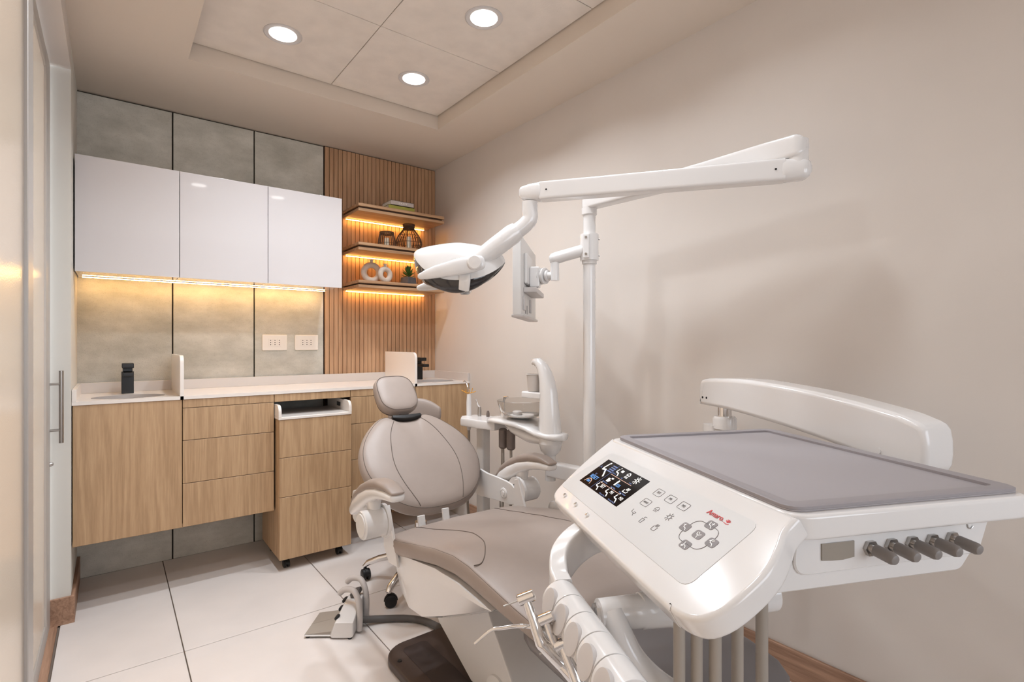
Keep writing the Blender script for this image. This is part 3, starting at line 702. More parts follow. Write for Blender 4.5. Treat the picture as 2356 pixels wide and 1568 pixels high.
# ------------------------------------------------------------------ operator stool behind the chair
SX, SY = 1.17, 2.23
st = thing('operator_stool', (SX, SY, 0), 'taupe operator stool on chrome star base behind the dental chair', 'stool')
for i in range(5):
    a = math.radians(135+5+72*(i-.0)); d = V(math.cos(a), math.sin(a), 0); p = V(SX, SY, 0)
    lg = obj('leg', sweep(bmn(), [p+d*.02+V(0, 0, .125), p+d*.10+V(0, 0, .122), p+d*.2+V(0, 0, .1), p+d*.255+V(0, 0, .078), p+d*.272+V(0, 0, .062)], [(.042, .036), (.038, .032), (.032, .028), (.03, .026), (.026, .018)], ex=2.6, round_ends=.006), 'chrome', st, smooth=60)
    caster(st, p.x+d.x*.268, p.y+d.y*.268, r=.026, yaw=a+.6, h=.064)
obj('gas_lift', tube(bmn(), [(SX, SY, .1), (SX, SY, .28), (SX, SY, .281), (SX, SY, .43)], [.028, .028, .015, .015], 20), 'chrome', st)
obj('seat', lathe(bmn(), [(.001, .43), (.15, .43), (.185, .445), (.192, .47), (.18, .495), (.14, .503), (.001, .505)], (SX, SY, 0), 40), 'taupe', st, smooth=60)
bkc = V(SX, SY, 0)
pts = [bkc+V(.25*math.cos(math.radians(q)), .25*math.sin(math.radians(q)), .76) for q in range(40, 101, 5)]
nn_ = len(pts)
obj('backrest', sweep(bmn(), pts, [(.045*(1-.35*abs(2*i/(nn_-1)-1)**3), .16*(1-.55*abs(2*i/(nn_-1)-1)**2.4)) for i in range(nn_)], ex=2.6, round_ends=.01), 'taupe', st, smooth=70)
bd = V(math.cos(math.radians(70)), math.sin(math.radians(70)), 0)
obj('back_bar', sweep(bmn(), [bkc+V(0, 0, .425)+bd*.05, bkc+V(0, 0, .42)+bd*.19, bkc+V(0, 0, .45)+bd*.265, bkc+V(0, 0, .6)+bd*.29, bkc+V(0, 0, .76)+bd*.272], [(.01, .04)]*5, up=(bd.y, -bd.x, 0)), 'chrome', st)

# ------------------------------------------------------------------ foot control on the floor
fp0 = V(.587, 2.064, 0); fpx = V(.80, -.60, 0); fpy = V(.60, .80, 0)
MF = Matrix(((fpx.x, fpy.x, 0, fp0.x), (fpx.y, fpy.y, 0, fp0.y), (0, 0, 1, 0), (0, 0, 0, 1)))
ft = thing('foot_control', tuple(fp0+fpx*.1+fpy*.08), 'white foot control with grey pedal plates and two grab loops on the floor', 'foot control')
def fobj(name, bm, m, parent=ft, **k):
    bmesh.ops.transform(bm, matrix=MF, verts=bm.verts); return obj(name, bm, m, parent, **k)
bm = bmn(); box(bm, .0, .12, -.004, .165, .006, .012, .002, 1); fobj('sole', bm, 'plastic_white')
bm = bmn()   # V-shaped pedal plate, two facets
for y0, y1, za, zb in ((.0, .075, .014, .03), (.076, .165, .03, .014)):
    vs_ = [bm.verts.new(p) for p in ((.0, y0, .012), (.0, y1, .012), (.115, y1, zb+.012), (.115, y0, za+.012), (.0, y0, .006), (.0, y1, .006), (.115, y1, .006), (.115, y0, .006))]
    for q in ((0, 1, 2, 3), (4, 7, 6, 5), (0, 4, 5, 1), (1, 5, 6, 2), (2, 6, 7, 3), (3, 7, 4, 0)): bm.faces.new([vs_[i] for i in q])
fobj('pedal_plate', bm, 'hose', smooth=20)
bm = bmn()
prism(bm, [(-.012, .006), (-.012, .062), (.02, .072), (.055, .088), (.10, .098), (.14, .098), (.182, .085), (.182, .006)], .1, .19, lambda a, b, t: V(t, a, b), .010, 2)
for v in bm.verts:
    if v.co.z > .03: v.co.x += (.105-v.co.x)*.0 + max(0, .15-v.co.x)*.55*(v.co.z/.1)
fobj('housing', bm, 'plastic_white', smooth=30)
for i, y in enumerate((.02, .07, .115)):
    fobj('button', lathe(bmn(), [(.001, 0), (.0125, 0), (.0125, .006), (.009, .010), (.001, .011)], (.122, y, .066+.010*i), 18, (-.75, 0, .65)), 'rubber')
fobj('rocker', box(bmn(), .105, .128, .15, .178, .06, .074, .003, 2), 'rubber')
bm = bmn(); box(bm, -.018, .018, -.028, .028, 0, .02, .006, 2, M=Matrix.Translation((.162, .135, .1)) @ Matrix.Rotation(-.3, 4, 'Y')); fobj('top_pedal', bm, 'hose_dark')
for y in (.035, .135):
    lp = smooth_poly([(.20, y, .01), (.202, y, .06), (.195, y+.008, .115), (.17, y+.03, .148), (.13, y+.05, .145), (.105, y+.06, .125)], 5, False)
    fobj('grab_loop', tube(bmn(), lp, .0115, 14), 'plastic_shade')
for x, y in ((.012, .006), (.012, .155), (.175, -.004), (.175, .17)):
    fobj('foot', cyl(bmn(), (x, y, 0), (x, y, .008), .008, n=12), 'rubber')
hose = smooth_poly([(fp0+fpx*.19+fpy*.07+V(0, 0, .03)), (.86, 1.99, .016), (.95, 1.93, .014), (1.0, 1.86, .014), (1.02, 1.755, .02)], 8, False)
obj('cable', tube(bmn(), hose, .0135, 14), 'hose_dark', ft, smooth=60)

# ------------------------------------------------------------------ lamp post, operating light
PX, PY = 1.50, 1.444
po = thing('operating_light', (PX, PY, 0), 'white operating light on a tall post with a folding arm', 'operating light')
obj('post', tube(bmn(), [(PX, PY, 0), (PX, PY, 1.66)], .0245, 32), 'plastic_white', po)
obj('post_foot', box(bmn(), PX-.12, PX+.12, PY-.16, PY+.12, 0, .5, .02, 3), 'plastic_white', po)
obj('post_collar', lathe(bmn(), [(.0245, 1.44), (.029, 1.441), (.029, 1.456), (.0245, 1.457)], (PX, PY, 0), 32), 'plastic_white', po)
E1 = V(1.567, .685, 1.692); T1 = V(PX, PY, 1.682)
d1 = (E1-T1).normalized()
a1 = obj('upper_arm', sweep(bmn(), [T1, T1+d1*.06, T1+d1*.2, T1+d1*.5, E1-d1*.08, E1], [(.055, .05), (.056, .05), (.058, .052), (.062, .058), (.066, .066), (.068, .066)], ex=6, n=32, round_ends=.028), 'plastic_white', po, smooth=50)
obj('arm_knuckle', lathe(bmn(), [(.001, 0), (.026, 0), (.030, .004), (.030, .03), (.001, .03)], (PX, PY, 1.632), 28), 'plastic_white', po)
E2 = E1+V(0, 0, -.064); J = V(1.122, 1.357, 1.636)
d2 = (J-E2).normalized(); s2_ = V(d2.y, -d2.x, 0)
obj('elbow_pin', tube(bmn(), [E1+V(0, 0, -.06), E1+V(0, 0, .02)], .029, 28), 'plastic_white', po)
a2 = obj('lower_arm', sweep(bmn(), [E2+d2*.035, E2+d2*.1, E2+d2*.4, J-d2*.1, J-d2*.04], [(.054, .062), (.054, .062), (.054, .060), (.053, .060), (.052, .060)], ex=9, n=40), 'plastic_white', po, smooth=50)
obj('elbow_cap', sweep(bmn(), [E2-d2*.01, E2+d2*.034], [(.062, .058), (.058, .063)], ex=3.5, round_ends=.026), 'plastic_white', po, smooth=60)
obj('wrist_cap', sweep(bmn(), [J-d2*.039, J-d2*.005, J+d2*.02], [(.056, .062), (.056, .056), (.052, .044)], ex=3.5, round_ends=.016), 'plastic_white', po, smooth=60)
for p in (E2+d2*.06, J-d2*.065):
    obj('arm_screw', cyl(bmn(), p-s2_*.0282, p-s2_*.0290, .003, n=10), 'hole', a2)
    obj('arm_screw', cyl(bmn(), p+s2_*.0282, p+s2_*.0290, .003, n=10), 'hole', a2)
LH = V(.963, 1.5555, 1.395)     # lamp head centre
RV = V(.7919, -.6106, 0); FV = V(.6106, .7919, 0)
W0 = J+d2*.0+V(0, 0, -.03); LP = LH+RV*.06-FV*.06+V(0, 0, .005)
nk = smooth_poly([W0, W0+V(0, 0, -.03), W0+V(0, 0, -.058), W0+V(-.016, .014, -.082), W0+(LP-W0).normalized()*.0+V(-.045, .035, -.108)], 5, False)
obj('drop_neck', tube(bmn(), nk, .0265, 24), 'plastic_white', po, smooth=60)
q0 = Vector(nk[-1]); dq = (LP-q0)
obj('yoke', tube(bmn(), [q0-dq*.12, q0+dq*.0, q0+dq*.4, q0+dq*.8, q0+dq*1.0], [.03, .0345, .034, .032, .026], 24), 'plastic_white', po, smooth=60)
LP2 = LH+RV*.045+FV*.1+V(0, 0, .03)
obj('yoke', tube(bmn(), [q0+FV*.01, q0+(LP2-q0)*.5, LP2], [.024, .022, .018], 20), 'plastic_white', po, smooth=60)
# head: tilted shell, mirror reflector inside
tilt = Matrix.Translation(LH) @ Matrix(((RV.x, FV.x, 0, 0), (RV.y, FV.y, 0, 0), (0, 0, 1, 0), (0, 0, 0, 1)))
def hobj(name, bm, m, parent=po, **k):
    bmesh.ops.transform(bm, matrix=tilt, verts=bm.verts); return obj(name, bm, m, parent, **k)
N_ = 64
def rim(a):  # outline of the head, squarish ellipse; the rim dips in the middle of the long side
    c, s = math.cos(a), math.sin(a)
    x = (.163 if c > 0 else .154)*(abs(c)**.85)*(1 if c > 0 else -1); y = .105*(abs(s)**.85)*(1 if s > 0 else -1)
    z = (-.058 if s < 0 else -.03)*(abs(s)**1.3)+.018*(c*c)+.028*max(0, -c)**1.6
    return x, y, z
rings = []
for k in range(11):
    th = k/10*PI/2; f_ = math.cos(th)**.55; g = math.sin(th)
    rr = []
    for i in range(N_):
        x, y, z = rim(2*PI*i/N_); rr.append(V(x*f_, y*f_, z*(1-g)+.08*g*(1-.10*(x/.165)**2)))
    rings.append(rr)
bm = bmn(); loft(bm, rings, False, True)
shell = hobj('lamp_shell', bm, 'plastic_white', smooth=60)
rings = []
for k in range(11):
    th = k/10*PI/2; f_ = math.cos(th)**.55; g = math.sin(th)
    rings.append([V(rim(2*PI*i/N_)[0]*f_*.975, rim(2*PI*i/N_)[1]*f_*.975, rim(2*PI*i/N_)[2]*(1-g)+.05*g) for i in range(N_)])
bm = bmn(); loft(bm, rings, False, True); hobj('reflector', bm, 'reflector', smooth=60)
# dark visor below the shell, bright mirror at its left end
rings = []
for k in range(6):
    q = k/5; rr = []
    for i in range(N_):
        x, y, z = rim(2*PI*i/N_); sn_ = abs(math.sin(2*PI*i/N_)); cs_ = math.cos(2*PI*i/N_)
        dz = .04*(sn_**.8)+(.075*max(0, -cs_)**2.5)
        rr.append(V(x*(1-.25*q*q), y*(1-.3*q*q), z-dz*math.sin(q*PI/2)))
    rings.append(rr)
def band(name, lo, hi, m):
    bm = bmn(); loft(bm, [[r[i % N_] for i in range(lo, hi)] for r in rings], closed=False); hobj(name, bm, m, smooth=60)
band('visor', 40, 65, 'dark_lens'); band('visor', 0, 25, 'dark_lens'); band('mirror_end', 24, 41, 'reflector')
# centre clip and two side grips
bm = bmn(); sweep(bm, [(.032, -.106, -.04), (.032, -.112, -.062), (.028, -.095, -.088), (.028, -.06, -.096), (.028, .03, -.08), (.028, .09, -.05)], [(.038, .008), (.038, .012), (.036, .012), (.032, .012), (.03, .012), (.03, .01)], up=(0, -1, .3), ex=4); hobj('centre_clip', bm, 'plastic_white', smooth=50)
for yy, zz, xo_ in ((-.116, 0, 0), (.112, -.014, -.045)):
    bm = bmn(); sweep(bm, [(.085+xo_, yy, -.002+zz), (.055+xo_, yy*1.03, -.008+zz), (.0+xo_, yy*1.08, -.02+zz), (-.06+xo_, yy*1.08, -.034+zz), (-.095+xo_, yy*1.04, -.043+zz), (-.108+xo_, yy*1.01, -.046+zz)], [(.02, .046), (.026, .056), (.028, .052), (.026, .042), (.022, .03), (.018, .022)], ex=2.4, round_ends=.014); hobj('side_grip', bm, 'plastic_white', smooth=60)
bm = bmn(); lathe(bm, [(.001, 0), (.024, 0), (.024, .006), (.02, .010), (.001, .011)], (.066, -.132, -.004), 28, (0, -1, 0)); hobj('pivot_button', bm, 'plastic_white')
for x, y in ((-.055, .02), (-.02, -.02), (.03, .01)):
    bm = bmn(); lathe(bm, [(.001, 0), (.012, 0), (.012, .006), (.001, .006)], (x, y, .03), 20); hobj('lamp_led', bm, 'lamp_led', smooth=30)

# ------------------------------------------------------------------ monitor on the post
mo = thing('monitor', (PX, PY, 1.44), 'thin white monitor seen edge-on, hung on the lamp post', 'monitor')
m0, m1 = V(1.195, 1.528, 0), V(1.545, 1.857, 0); md = (m1-m0).normalized(); mn = V(md.y, -md.x, 0)   # mn: towards the post side (back)
def mo_box(name, a0, a1, b0, b1, z0, z1, m, parent=mo, bev=.003):
    bm = bmn(); box(bm, a0, a1, b0, b1, z0, z1, bev, 2)
    bmesh.ops.transform(bm, matrix=Matrix(((md.x, mn.x, 0, m0.x), (md.y, mn.y, 0, m0.y), (0, 0, 1, 0), (0, 0, 0, 1))), verts=bm.verts)
    return obj(name, bm, m, parent)
ML = (m1-m0).length
mo_box('casing', 0, ML, -.012, .02, 1.234, 1.535, 'plastic_matte')
mo_box('screen', .012, ML-.012, -.0132, -.0118, 1.25, 1.522, 'screen', bev=0)
mo_box('bottom_lip', -.004, ML+.004, -.016, .03, 1.226, 1.236, 'plastic_shade')
mo_box('back_cover', .08, ML-.1, .019, .034, 1.36, 1.48, 'plastic_matte', bev=.008)
mo_box('shelf_bracket', .07, ML-.12, .02, .07, 1.325, 1.345, 'plastic_shade')
for a in (.05, .25): mo_box('vent', a, a+.035, .0195, .027, 1.255, 1.31, 'plastic_shade', bev=.003)
for a in (.12, .17): mo_box('slot', a, a+.004, .0195, .0215, 1.245, 1.28, 'ink', bev=0)
mc = m0+md*(ML*.36)
bk_ = mo_box('mount', ML*.36-.03, ML*.36+.03, .033, .075, 1.352, 1.435, 'plastic_white', bev=.008)
pz = 1.398
q0 = V(mc.x, mc.y, pz)+mn*.075; q1 = V(1.392, 1.527, pz)
dd = (q1-q0).normalized()
for k, r in ((0, .034), (.010, .028), (.02, .033), (.034, .022)):
    obj('swivel_disc', cyl(bmn(), q0+dd*(k-.004), q0+dd*(k+.004), r, n=28), 'plastic_white', mo)
obj('thin_arm', tube(bmn(), [q0+dd*.03, q1], .0145, 20), 'plastic_white', mo)
obj('arm_elbow', tube(bmn(), [q1+V(0, 0, -.022), q1+V(0, 0, .068)], [.017, .017], 20), 'plastic_white', mo)
q2 = q1+V(0, 0, .066); q3 = V(PX, PY, 1.503)
dq = (q3-q2).normalized()
obj('thick_arm', tube(bmn(), [q2-dq*.022, q2-dq*.012, q2, q3], [.012, .021, .0235, .0235], 24), 'plastic_white', mo, smooth=60)
obj('clamp', lathe(bmn(), [(.0246, 1.455), (.036, 1.455), (.0365, 1.458), (.0365, 1.555), (.036, 1.558), (.0246, 1.558), (.0246, 1.455)], (PX, PY, 0), 36), 'plastic_white', mo)
bm = bmn(); box(bm, -.012, .012, -.046, -.03, 1.46, 1.553, .002, 1, M=Matrix.Translation((PX, PY, 0)) @ Matrix.Rotation(math.radians(-62), 4, 'Z')); obj('clamp_jaw', bm, 'plastic_white', mo)
for z in (1.475, 1.54):
    a = math.radians(-62); dv = V(math.sin(a)*1.0, -math.cos(a), 0)
    obj('clamp_bolt', cyl(bmn(), V(PX, PY, z)+dv*.045, V(PX, PY, z)+dv*.049, .005, n=8), 'steel', mo)
    obj('clamp_bolt', cyl(bmn(), V(PX, PY, z)+RV*.034, V(PX, PY, z)+RV*.04, .004, n=8), 'steel', mo)

# ------------------------------------------------------------------ spittoon with assistant tray
BX, BY = 1.47, 1.64
sp_ = thing('spittoon_unit', (BX, BY, .55), 'white spittoon column with clear bowl beside the lamp post', 'spittoon')
obj('beam', sweep(bmn(), [(BX, BY, .60), (PX, PY, .60)], [(.055, .06)]*2, ex=8), 'plastic_white', sp_)
obj('stem', tube(bmn(), [(BX, BY, .55), (BX, BY, .655), (BX, BY, .675), (BX, BY, .705), (BX, BY, .706), (BX, BY, .748)], [.022, .022, .042, .049, .05, .05], 28), 'plastic_white', sp_, smooth=40)
# platform: leaf-shaped plate that bends down to the column
def plat(p, w, z, th): return p, w, z, th
ax = V(BX, BY, 0); av = (V(1.40, 2.14, 0)-ax).normalized(); an = V(av.y, -av.x, 0)
stn = [(-.075, .03, .745), (-.06, .09, .745), (-.02, .115, .745), (.04, .125, .752), (.09, .15, .772), (.14, .19, .785), (.2, .21, .79), (.27, .19, .788), (.32, .14, .78), (.34, .10, .779)]
bm = bmn(); rr = []
for s_, w_, z_ in stn:
    c = ax+av*s_; ring = []
    for i in range(20):
        a = 2*PI*i/20; x = abs(math.cos(a))**.5*(1 if math.cos(a) >= 0 else -1)*w_/2; z = abs(math.sin(a))**.6*(1 if math.sin(a) >= 0 else -1)*.014
        ring.append(c+an*x+V(0, 0, z_+z-.006))
    rr.append(ring)
loft(bm, rr); obj('platform', bm, 'plastic_white', sp_, smooth=60)
bm = bmn(); rr = []
for s_, w_, z_, d_ in ((-.055, .07, .735, .0), (.02, .08, .735, .03), (.1, .11, .755, .05), (.18, .12, .775, .045), (.24, .08, .78, .02)):
    c = ax+av*s_; rr.append([c+an*(w_/2*math.cos(2*PI*i/16))+V(0, 0, z_-.004-d_*.5+(d_*.5+.006)*math.sin(2*PI*i/16)) for i in range(16)])
loft(bm, rr); obj('platform_belly', bm, 'plastic_white', sp_, smooth=60)
# tapered body leaning into a curved spout
body = [(0, 0, .742, .096, .10), (0, .004, .80, .09, .095), (.0, .008, .86, .08, .086), (.0, .012, .92, .074, .08), (.0, .018, .965, .066, .072), (.0, .03, 1.0, .056, .062), (.0, .048, 1.03, .048, .052), (.0, .07, 1.047, .04, .04), (0, .09, 1.048, .032, .03), (0, .103, 1.04, .016, .016)]
bm = bmn(); rr = []
tg = [(0, 0, 1)]*5+[(0, .3, .95), (0, .5, .85), (0, .85, .5), (0, 1, -.1), (0, 1, -.4)]
for (a, b, z, w_, h_), t3 in zip(body, tg):
    c = V(BX, BY, z)+av*b; t_ = (av*t3[1]+V(0, 0, t3[2])).normalized(); e2 = an.cross(t_)
    rr.append([c+an*(w_/2*math.cos(2*PI*i/24))+e2*(h_/2*math.sin(2*PI*i/24)) for i in range(24)])
loft(bm, rr); obj('column', bm, 'plastic_white', sp_, smooth=60)
cupc = ax+av*.095
obj('cup_ledge', sweep(bmn(), [ax+av*.03+V(0, 0, .905), ax+av*.135+V(0, 0, .905)], [(.07, .028)]*2, ex=6), 'plastic_white', sp_)
obj('spout_tip', cyl(bmn(), ax+av*.085+V(0, 0, 1.045), ax+av*.082+V(0, 0, 1.03), .007, n=12), 'steel', sp_)
bwc = ax+av*.165+V(0, 0, .80)
bm = bmn(); lathe(bm, [(.03, 0), (.07, .006), (.098, .03), (.108, .062), (.111, .075), (.108, .076), (.104, .062), (.094, .032), (.068, .010), (.03, .004)], bwc, 48)
obj('bowl', bm, 'clear_plastic', sp_, smooth=60)
obj('bowl_floor', lathe(bmn(), [(.001, .003), (.066, .005), (.085, .012), (.08, .014), (.06, .010), (.001, .008)], bwc+V(0, 0, -.002), 40), 'plastic_white', sp_, smooth=50)
obj('drain', lathe(bmn(), [(.001, .0), (.022, .0), (.022, .012), (.018, .016), (.001, .016)], bwc+av*.03+V(0, 0, .008), 24), 'plastic_shade', sp_)
obj('rinse_nozzle', tube(bmn(), [bwc+av*.12+V(0, 0, -.02), bwc+av*.12+V(0, 0, .05), bwc+av*.112+V(0, 0, .078), bwc+av*.09+V(0, 0, .082)], .006, 10), 'chrome', sp_)
# assistant tray and its column
tr0 = ax+av*.30
bm = bmn(); prism(bm, [(-.02, -.06), (.08, -.075), (.20, -.075), (.25, -.03), (.24, .05), (.16, .075), (-.02, .06)], .735, .775, lambda a, b, t: tr0+av*a+an*b+V(0, 0, t-.004+0), .008, 2)
obj('assistant_tray', bm, 'plastic_white', sp_)
obj('assistant_column', sweep(bmn(), [tr0+av*.12+V(0, 0, .74), tr0+av*.12+V(0, 0, .03)], [(.05, .05)]*2, up=tuple(av), ex=6), 'plastic_matte', sp_)
obj('assistant_foot', sweep(bmn(), [tr0+av*.12+V(0, 0, .05), V(PX, PY+.1, .05)], [(.06, .05)]*2, ex=6), 'plastic_matte', sp_)
# cup, suction tools, hoses are separate things
t = thing('cup', tuple(cupc+V(0, 0, .919)), 'grey cup on the ledge of the spittoon column', 'cup')
obj('wall', lathe(bmn(), [(.001, 0), (.024, 0), (.026, .005), (.032, .072), (.033, .074), (.030, .074), (.024, .007), (.001, .006)], cupc+V(0, 0, .9195), 32), 'cup', t, smooth=50)
obj('rim', tube(bmn(), [cupc+V(.0325*math.cos(2*PI*i/32), .0325*math.sin(2*PI*i/32), .9925) for i in range(32)], .0018, 8, True), 'cup', t)
def suction(off, side, h, r, m, label, top=None, name='suction_tip'):
    b0 = tr0+av*off+an*side
    t = thing(name, tuple(b0+V(0, 0, .77)), label, 'suction tool', 'tools standing in the assistant tray')
    obj('grip', tube(bmn(), [b0+V(0, 0, .70), b0+V(0, 0, .72), b0+V(0, 0, .772), b0+V(0, 0, .772+h*.6), b0+V(0, 0, .772+h)], [r*.7, r, r, r*1.05, r*.8], 16), m, t, smooth=50)
    hz = smooth_poly([b0+V(0, 0, .705), b0+V(0, 0, .55), b0+av*.01+V(0, 0, .35), b0+an*.02+V(0, 0, .12), b0-av*.03+V(0, 0, .02)], 6, False)
    obj('hose', tube(bmn(), hz, r*.55, 10), 'hose', t, smooth=60)
    if top == 'hook':
        p = b0+V(0, 0, .772+h)
        obj('nozzle', tube(bmn(), smooth_poly([p, p+V(-.006, 0, .03), p+V(-.012, .004, .055), p+V(-.02, .006, .066), p+V(-.026, .008, .06)], 4, False), .003, 8), 'chrome', t)
        for k in range(6):
            a = k*1.05; obj('wrap_end', tube(bmn(), [p+V(0, 0, .004), p+V(math.cos(a)*.014, math.sin(a)*.014, .006), p+V(math.cos(a)*(.02 if k % 2 else .04), math.sin(a)*(.02 if k % 2 else .04), .01+.004*k)], .0018, 6), 'orange', t)
    if top == 'clip':
        p = b0+V(0, 0, .772+h); obj('valve', tube(bmn(), [p, p+V(-.012, 0, .02), p+V(-.022, 0, .04)], [.006, .004, .002], 8), 'chrome', t)
    if top == 'tip':
        p = b0+V(0, 0, .772+h); obj('collar', tube(bmn(), [p-V(0, 0, .02), p+V(0, 0, .006)], r*.7, 12), 'taupe_dark', t)
suction(.225, .0, .105, .012, 'plastic_white', 'white wrapped syringe with an orange tie in the assistant tray', 'hook', 'air_syringe')
suction(.175, .025, .045, .009, 'steel', 'short steel suction handle beside the wrapped syringe', 'clip', 'steel_suction')
suction(.13, .04, .022, .008, 'taupe_dark', 'small dark suction plug in the middle of the assistant tray', 'tip', 'suction_plug')
suction(.03, .035, .075, .007, 'chrome', 'slim chrome tool next to the clear spittoon bowl', None, 'chrome_tool')
for i, (a_, s_, lb) in enumerate(((-.05, .03, 'dark grey filter plug hanging under the tray, left of two'), (-.10, .02, 'dark grey filter plug hanging under the tray, right of two'))):
    b0 = tr0+av*a_+an*(-.0+s_*0)-an*.035
    t = thing('filter_plug', tuple(b0+V(0, 0, .66)), lb, 'plug', 'filter plugs under the assistant tray')
    obj('plug_body', tube(bmn(), [b0+V(0, 0, .745), b0+V(0, 0, .738), b0+V(0, 0, .662), b0+V(0, 0, .655)], [.012, .0195, .0195, .014], 18), 'taupe_dark', t)
    obj('hose', tube(bmn(), smooth_poly([b0+V(0, 0, .66), b0+V(0, 0, .45), b0+V(0, .02, .2), b0+V(0, .03, .02)], 5, False), .0065, 10), 'hose', t)

# ------------------------------------------------------------------ delivery unit (instrument table)
TA = math.radians(-24.3); TU = V(math.cos(TA), math.sin(TA), 0); TW = V(-math.sin(TA), math.cos(TA), 0); TO = V(.787, .359, .882)
MT = Matrix(((TU.x, TW.x, 0, TO.x), (TU.y, TW.y, 0, TO.y), (0, 0, 1, TO.z), (0, 0, 0, 1)))
du = thing('delivery_unit', tuple(TO+TU*.2+TW*.3-V(0, 0, .2)), 'white dental instrument table with sloped control panel and grey tray mat', 'dental unit')
def tob(name, bm, m, parent=du, **k):
    bmesh.ops.transform(bm, matrix=MT, verts=bm.verts); return obj(name, bm, m, parent, **k)
# table slab
def fillet(poly, rad, n=5):
    o = []; N = len(poly)
    for i in range(N):
        p0, p1, p2 = Vector(poly[i-1]), Vector(poly[i]), Vector(poly[(i+1) % N]); r = rad[i]
        if r <= 0: o.append(tuple(p1)); continue
        a = p1+(p0-p1).normalized()*r; b = p1+(p2-p1).normalized()*r
        for k in range(n+1):
            t = k/n; o.append(tuple(a*(1-t)**2+p1*2*t*(1-t)+b*t*t))
    return o
bm = bmn(); prism(bm, fillet([(-.006, -.024), (.455, -.024), (.475, .612), (-.012, .606)], [.04, .03, .05, .03], 8), -.036, .001, XY, .006, 3)
tob('table_slab', bm, 'plastic_white', smooth=40)
# sloped console
sl = V(-.13, 0, -.08); SLN = sl.normalized(); NRM = V(-SLN.z*-1*-1, 0, 0)
PO = V(-.03, 0, -.02)
upn = V(SLN.z, 0, -SLN.x)   # normal in (u, z), pointing up and outwards
if upn.z < 0: upn = -upn
def PF(s, t, h): return PO+SLN*s+V(0, t, 0)+upn*h
con = [(-.035, .606), (.02, .598), (.075, .585), (.14, .562), (.178, .542), (.19, .51), (.192, .46), (.192, .04), (.19, -.005), (.184, -.035), (.170, -.056), (.14, -.068), (.095, -.069), (.055, -.062), (.02, -.045), (-.005, -.03), (-.035, -.024)]
con = smooth_poly(con, 3, False)
bm = bmn(); prism(bm, con, -.034, .004, lambda a, b, t: PF(a, b, t), .008, 3)
co = tob('console', bm, 'plastic_white', smooth=40)
memb = fillet([(.004, .53), (.152, .557), (.152, .006), (.004, .011)], [.02, .02, .02, .02])
tob('membrane', prism(bmn(), memb, .004, .0046, lambda a, b, t: PF(a, b, t)), 'membrane', co, smooth=0)
H_ = .0048
def ptxt(name, s, size, s_, t_, m, parent, rot=0, shear=0):
    base = PF(s_, t_, H_+.0006)
    M = MT @ Matrix(((0, -SLN.x, upn.x, base.x), (-1, 0, 0, base.y), (0, -SLN.z, upn.z, base.z), (0, 0, 0, 1)))
    return text(name, s, size, M, m, parent, .0002, shear)
def stroke(bm, pts, wd=.0009, h=H_):
    """flat ribbon on the panel; pts in (s, t)"""
    for a, b in zip(pts, pts[1:]):
        a2, b2 = Vector(a), Vector(b); d = (b2-a2)
        if d.length < 1e-7: continue
        d.normalize(); nrm = Vector((-d.y, d.x))*wd/2; a2 = a2-d*wd*.3; b2 = b2+d*wd*.3
        prism(bm, [tuple(a2+nrm), tuple(b2+nrm), tuple(b2-nrm), tuple(a2-nrm)], h, h+.0004, lambda p, q, t: PF(p, q, t))
def icon(name, parts, m, parent, c, sc=1, wd=.0009, h=H_):
    """parts: polylines in a local (right, up) frame, centred at panel point c"""
    bm = bmn()
    for pl in parts: stroke(bm, [(c[0]-y*sc, c[1]-x*sc) for x, y in pl], wd, h)
    return tob(name, bm, m, parent, smooth=0)
def quad(name, x0, x1, y0, y1, r, m, parent, c, h0=H_-.0002, h1=H_):
    return tob(name, prism(bmn(), [(c[0]-y, c[1]-x) for x, y in rrect(x0, x1, y0, y1, r)], h0, h1, lambda a, b, t: PF(a, b, t)), m, parent, smooth=0)
def circ(r, n=20, x=0, y=0, a0=0, a1=2*PI): return [(x+r*math.cos(a0+(a1-a0)*i/n), y+r*math.sin(a0+(a1-a0)*i/n)) for i in range(n+1)]
# display
SCc = (.0714, .4075)
dp = quad('display', -.102, .102, -.0435, .0435, .0005, 'screen', co, SCc, .0042, H_)
HS = H_+.0002
def D(x, y): return (SCc[0]-y, SCc[1]-x)
chairln = [[(-.010, .012), (-.007, .010)], [(-.009, .009), (-.011, .0), (-.006, -.003), (.002, -.003), (.010, -.012)]]
icon('chair_icon', [[(0, .019), (.002, .02)], [(-.001, .017), (-.004, .004), (-.003, .0)], [(-.003, .0), (.008, .002), (.024, -.014)]], 'ink_white', dp, D(-.074, .014), 1.15, .0042, HS)
icon('level_lines', [[(.006, .012), (.030, .012)], [(.006, .005), (.030, .005)], [(.006, -.002), (.030, -.002)], [(.006, -.009), (.030, -.009)]], 'ink_dim', dp, D(-.06, .024), .85, .003, HS)
icon('arrows', [[(-.02, .0), (-.016, .006), (-.012, .0)], [(.012, -.004), (.016, .002), (.02, -.004)], [(-.003, -.018), (.0, -.023), (.003, -.018)]], 'ink_dim', dp, D(-.076, .014), 1, .0015, HS)
ptxt('reset_text', 'RESET', .0145, *D(-.068, -.016), 'ink_blue', dp)
icon('jaw_arch', [circ(.014, 18, 0, 0, .1, PI-.1)], 'ink_peach', dp, D(-.072, -.037), 1, .002, HS)
ptxt('jaw_text', '000', .010, *D(-.072, -.031), 'ink_blue', dp)
icon('divider_line', [[(-.036, .043), (-.036, -.043)]], 'ink_dim', dp, D(0, 0), 1, .0009, HS)
icon('divider_line', [[(-.03, .013), (.07, .013)]], 'ink_peach', dp, D(0, 0), 1, .0009, HS)
icon('divider_line', [[(-.03, -.017), (.07, -.017)]], 'ink_peach', dp, D(0, 0), 1, .0009, HS)
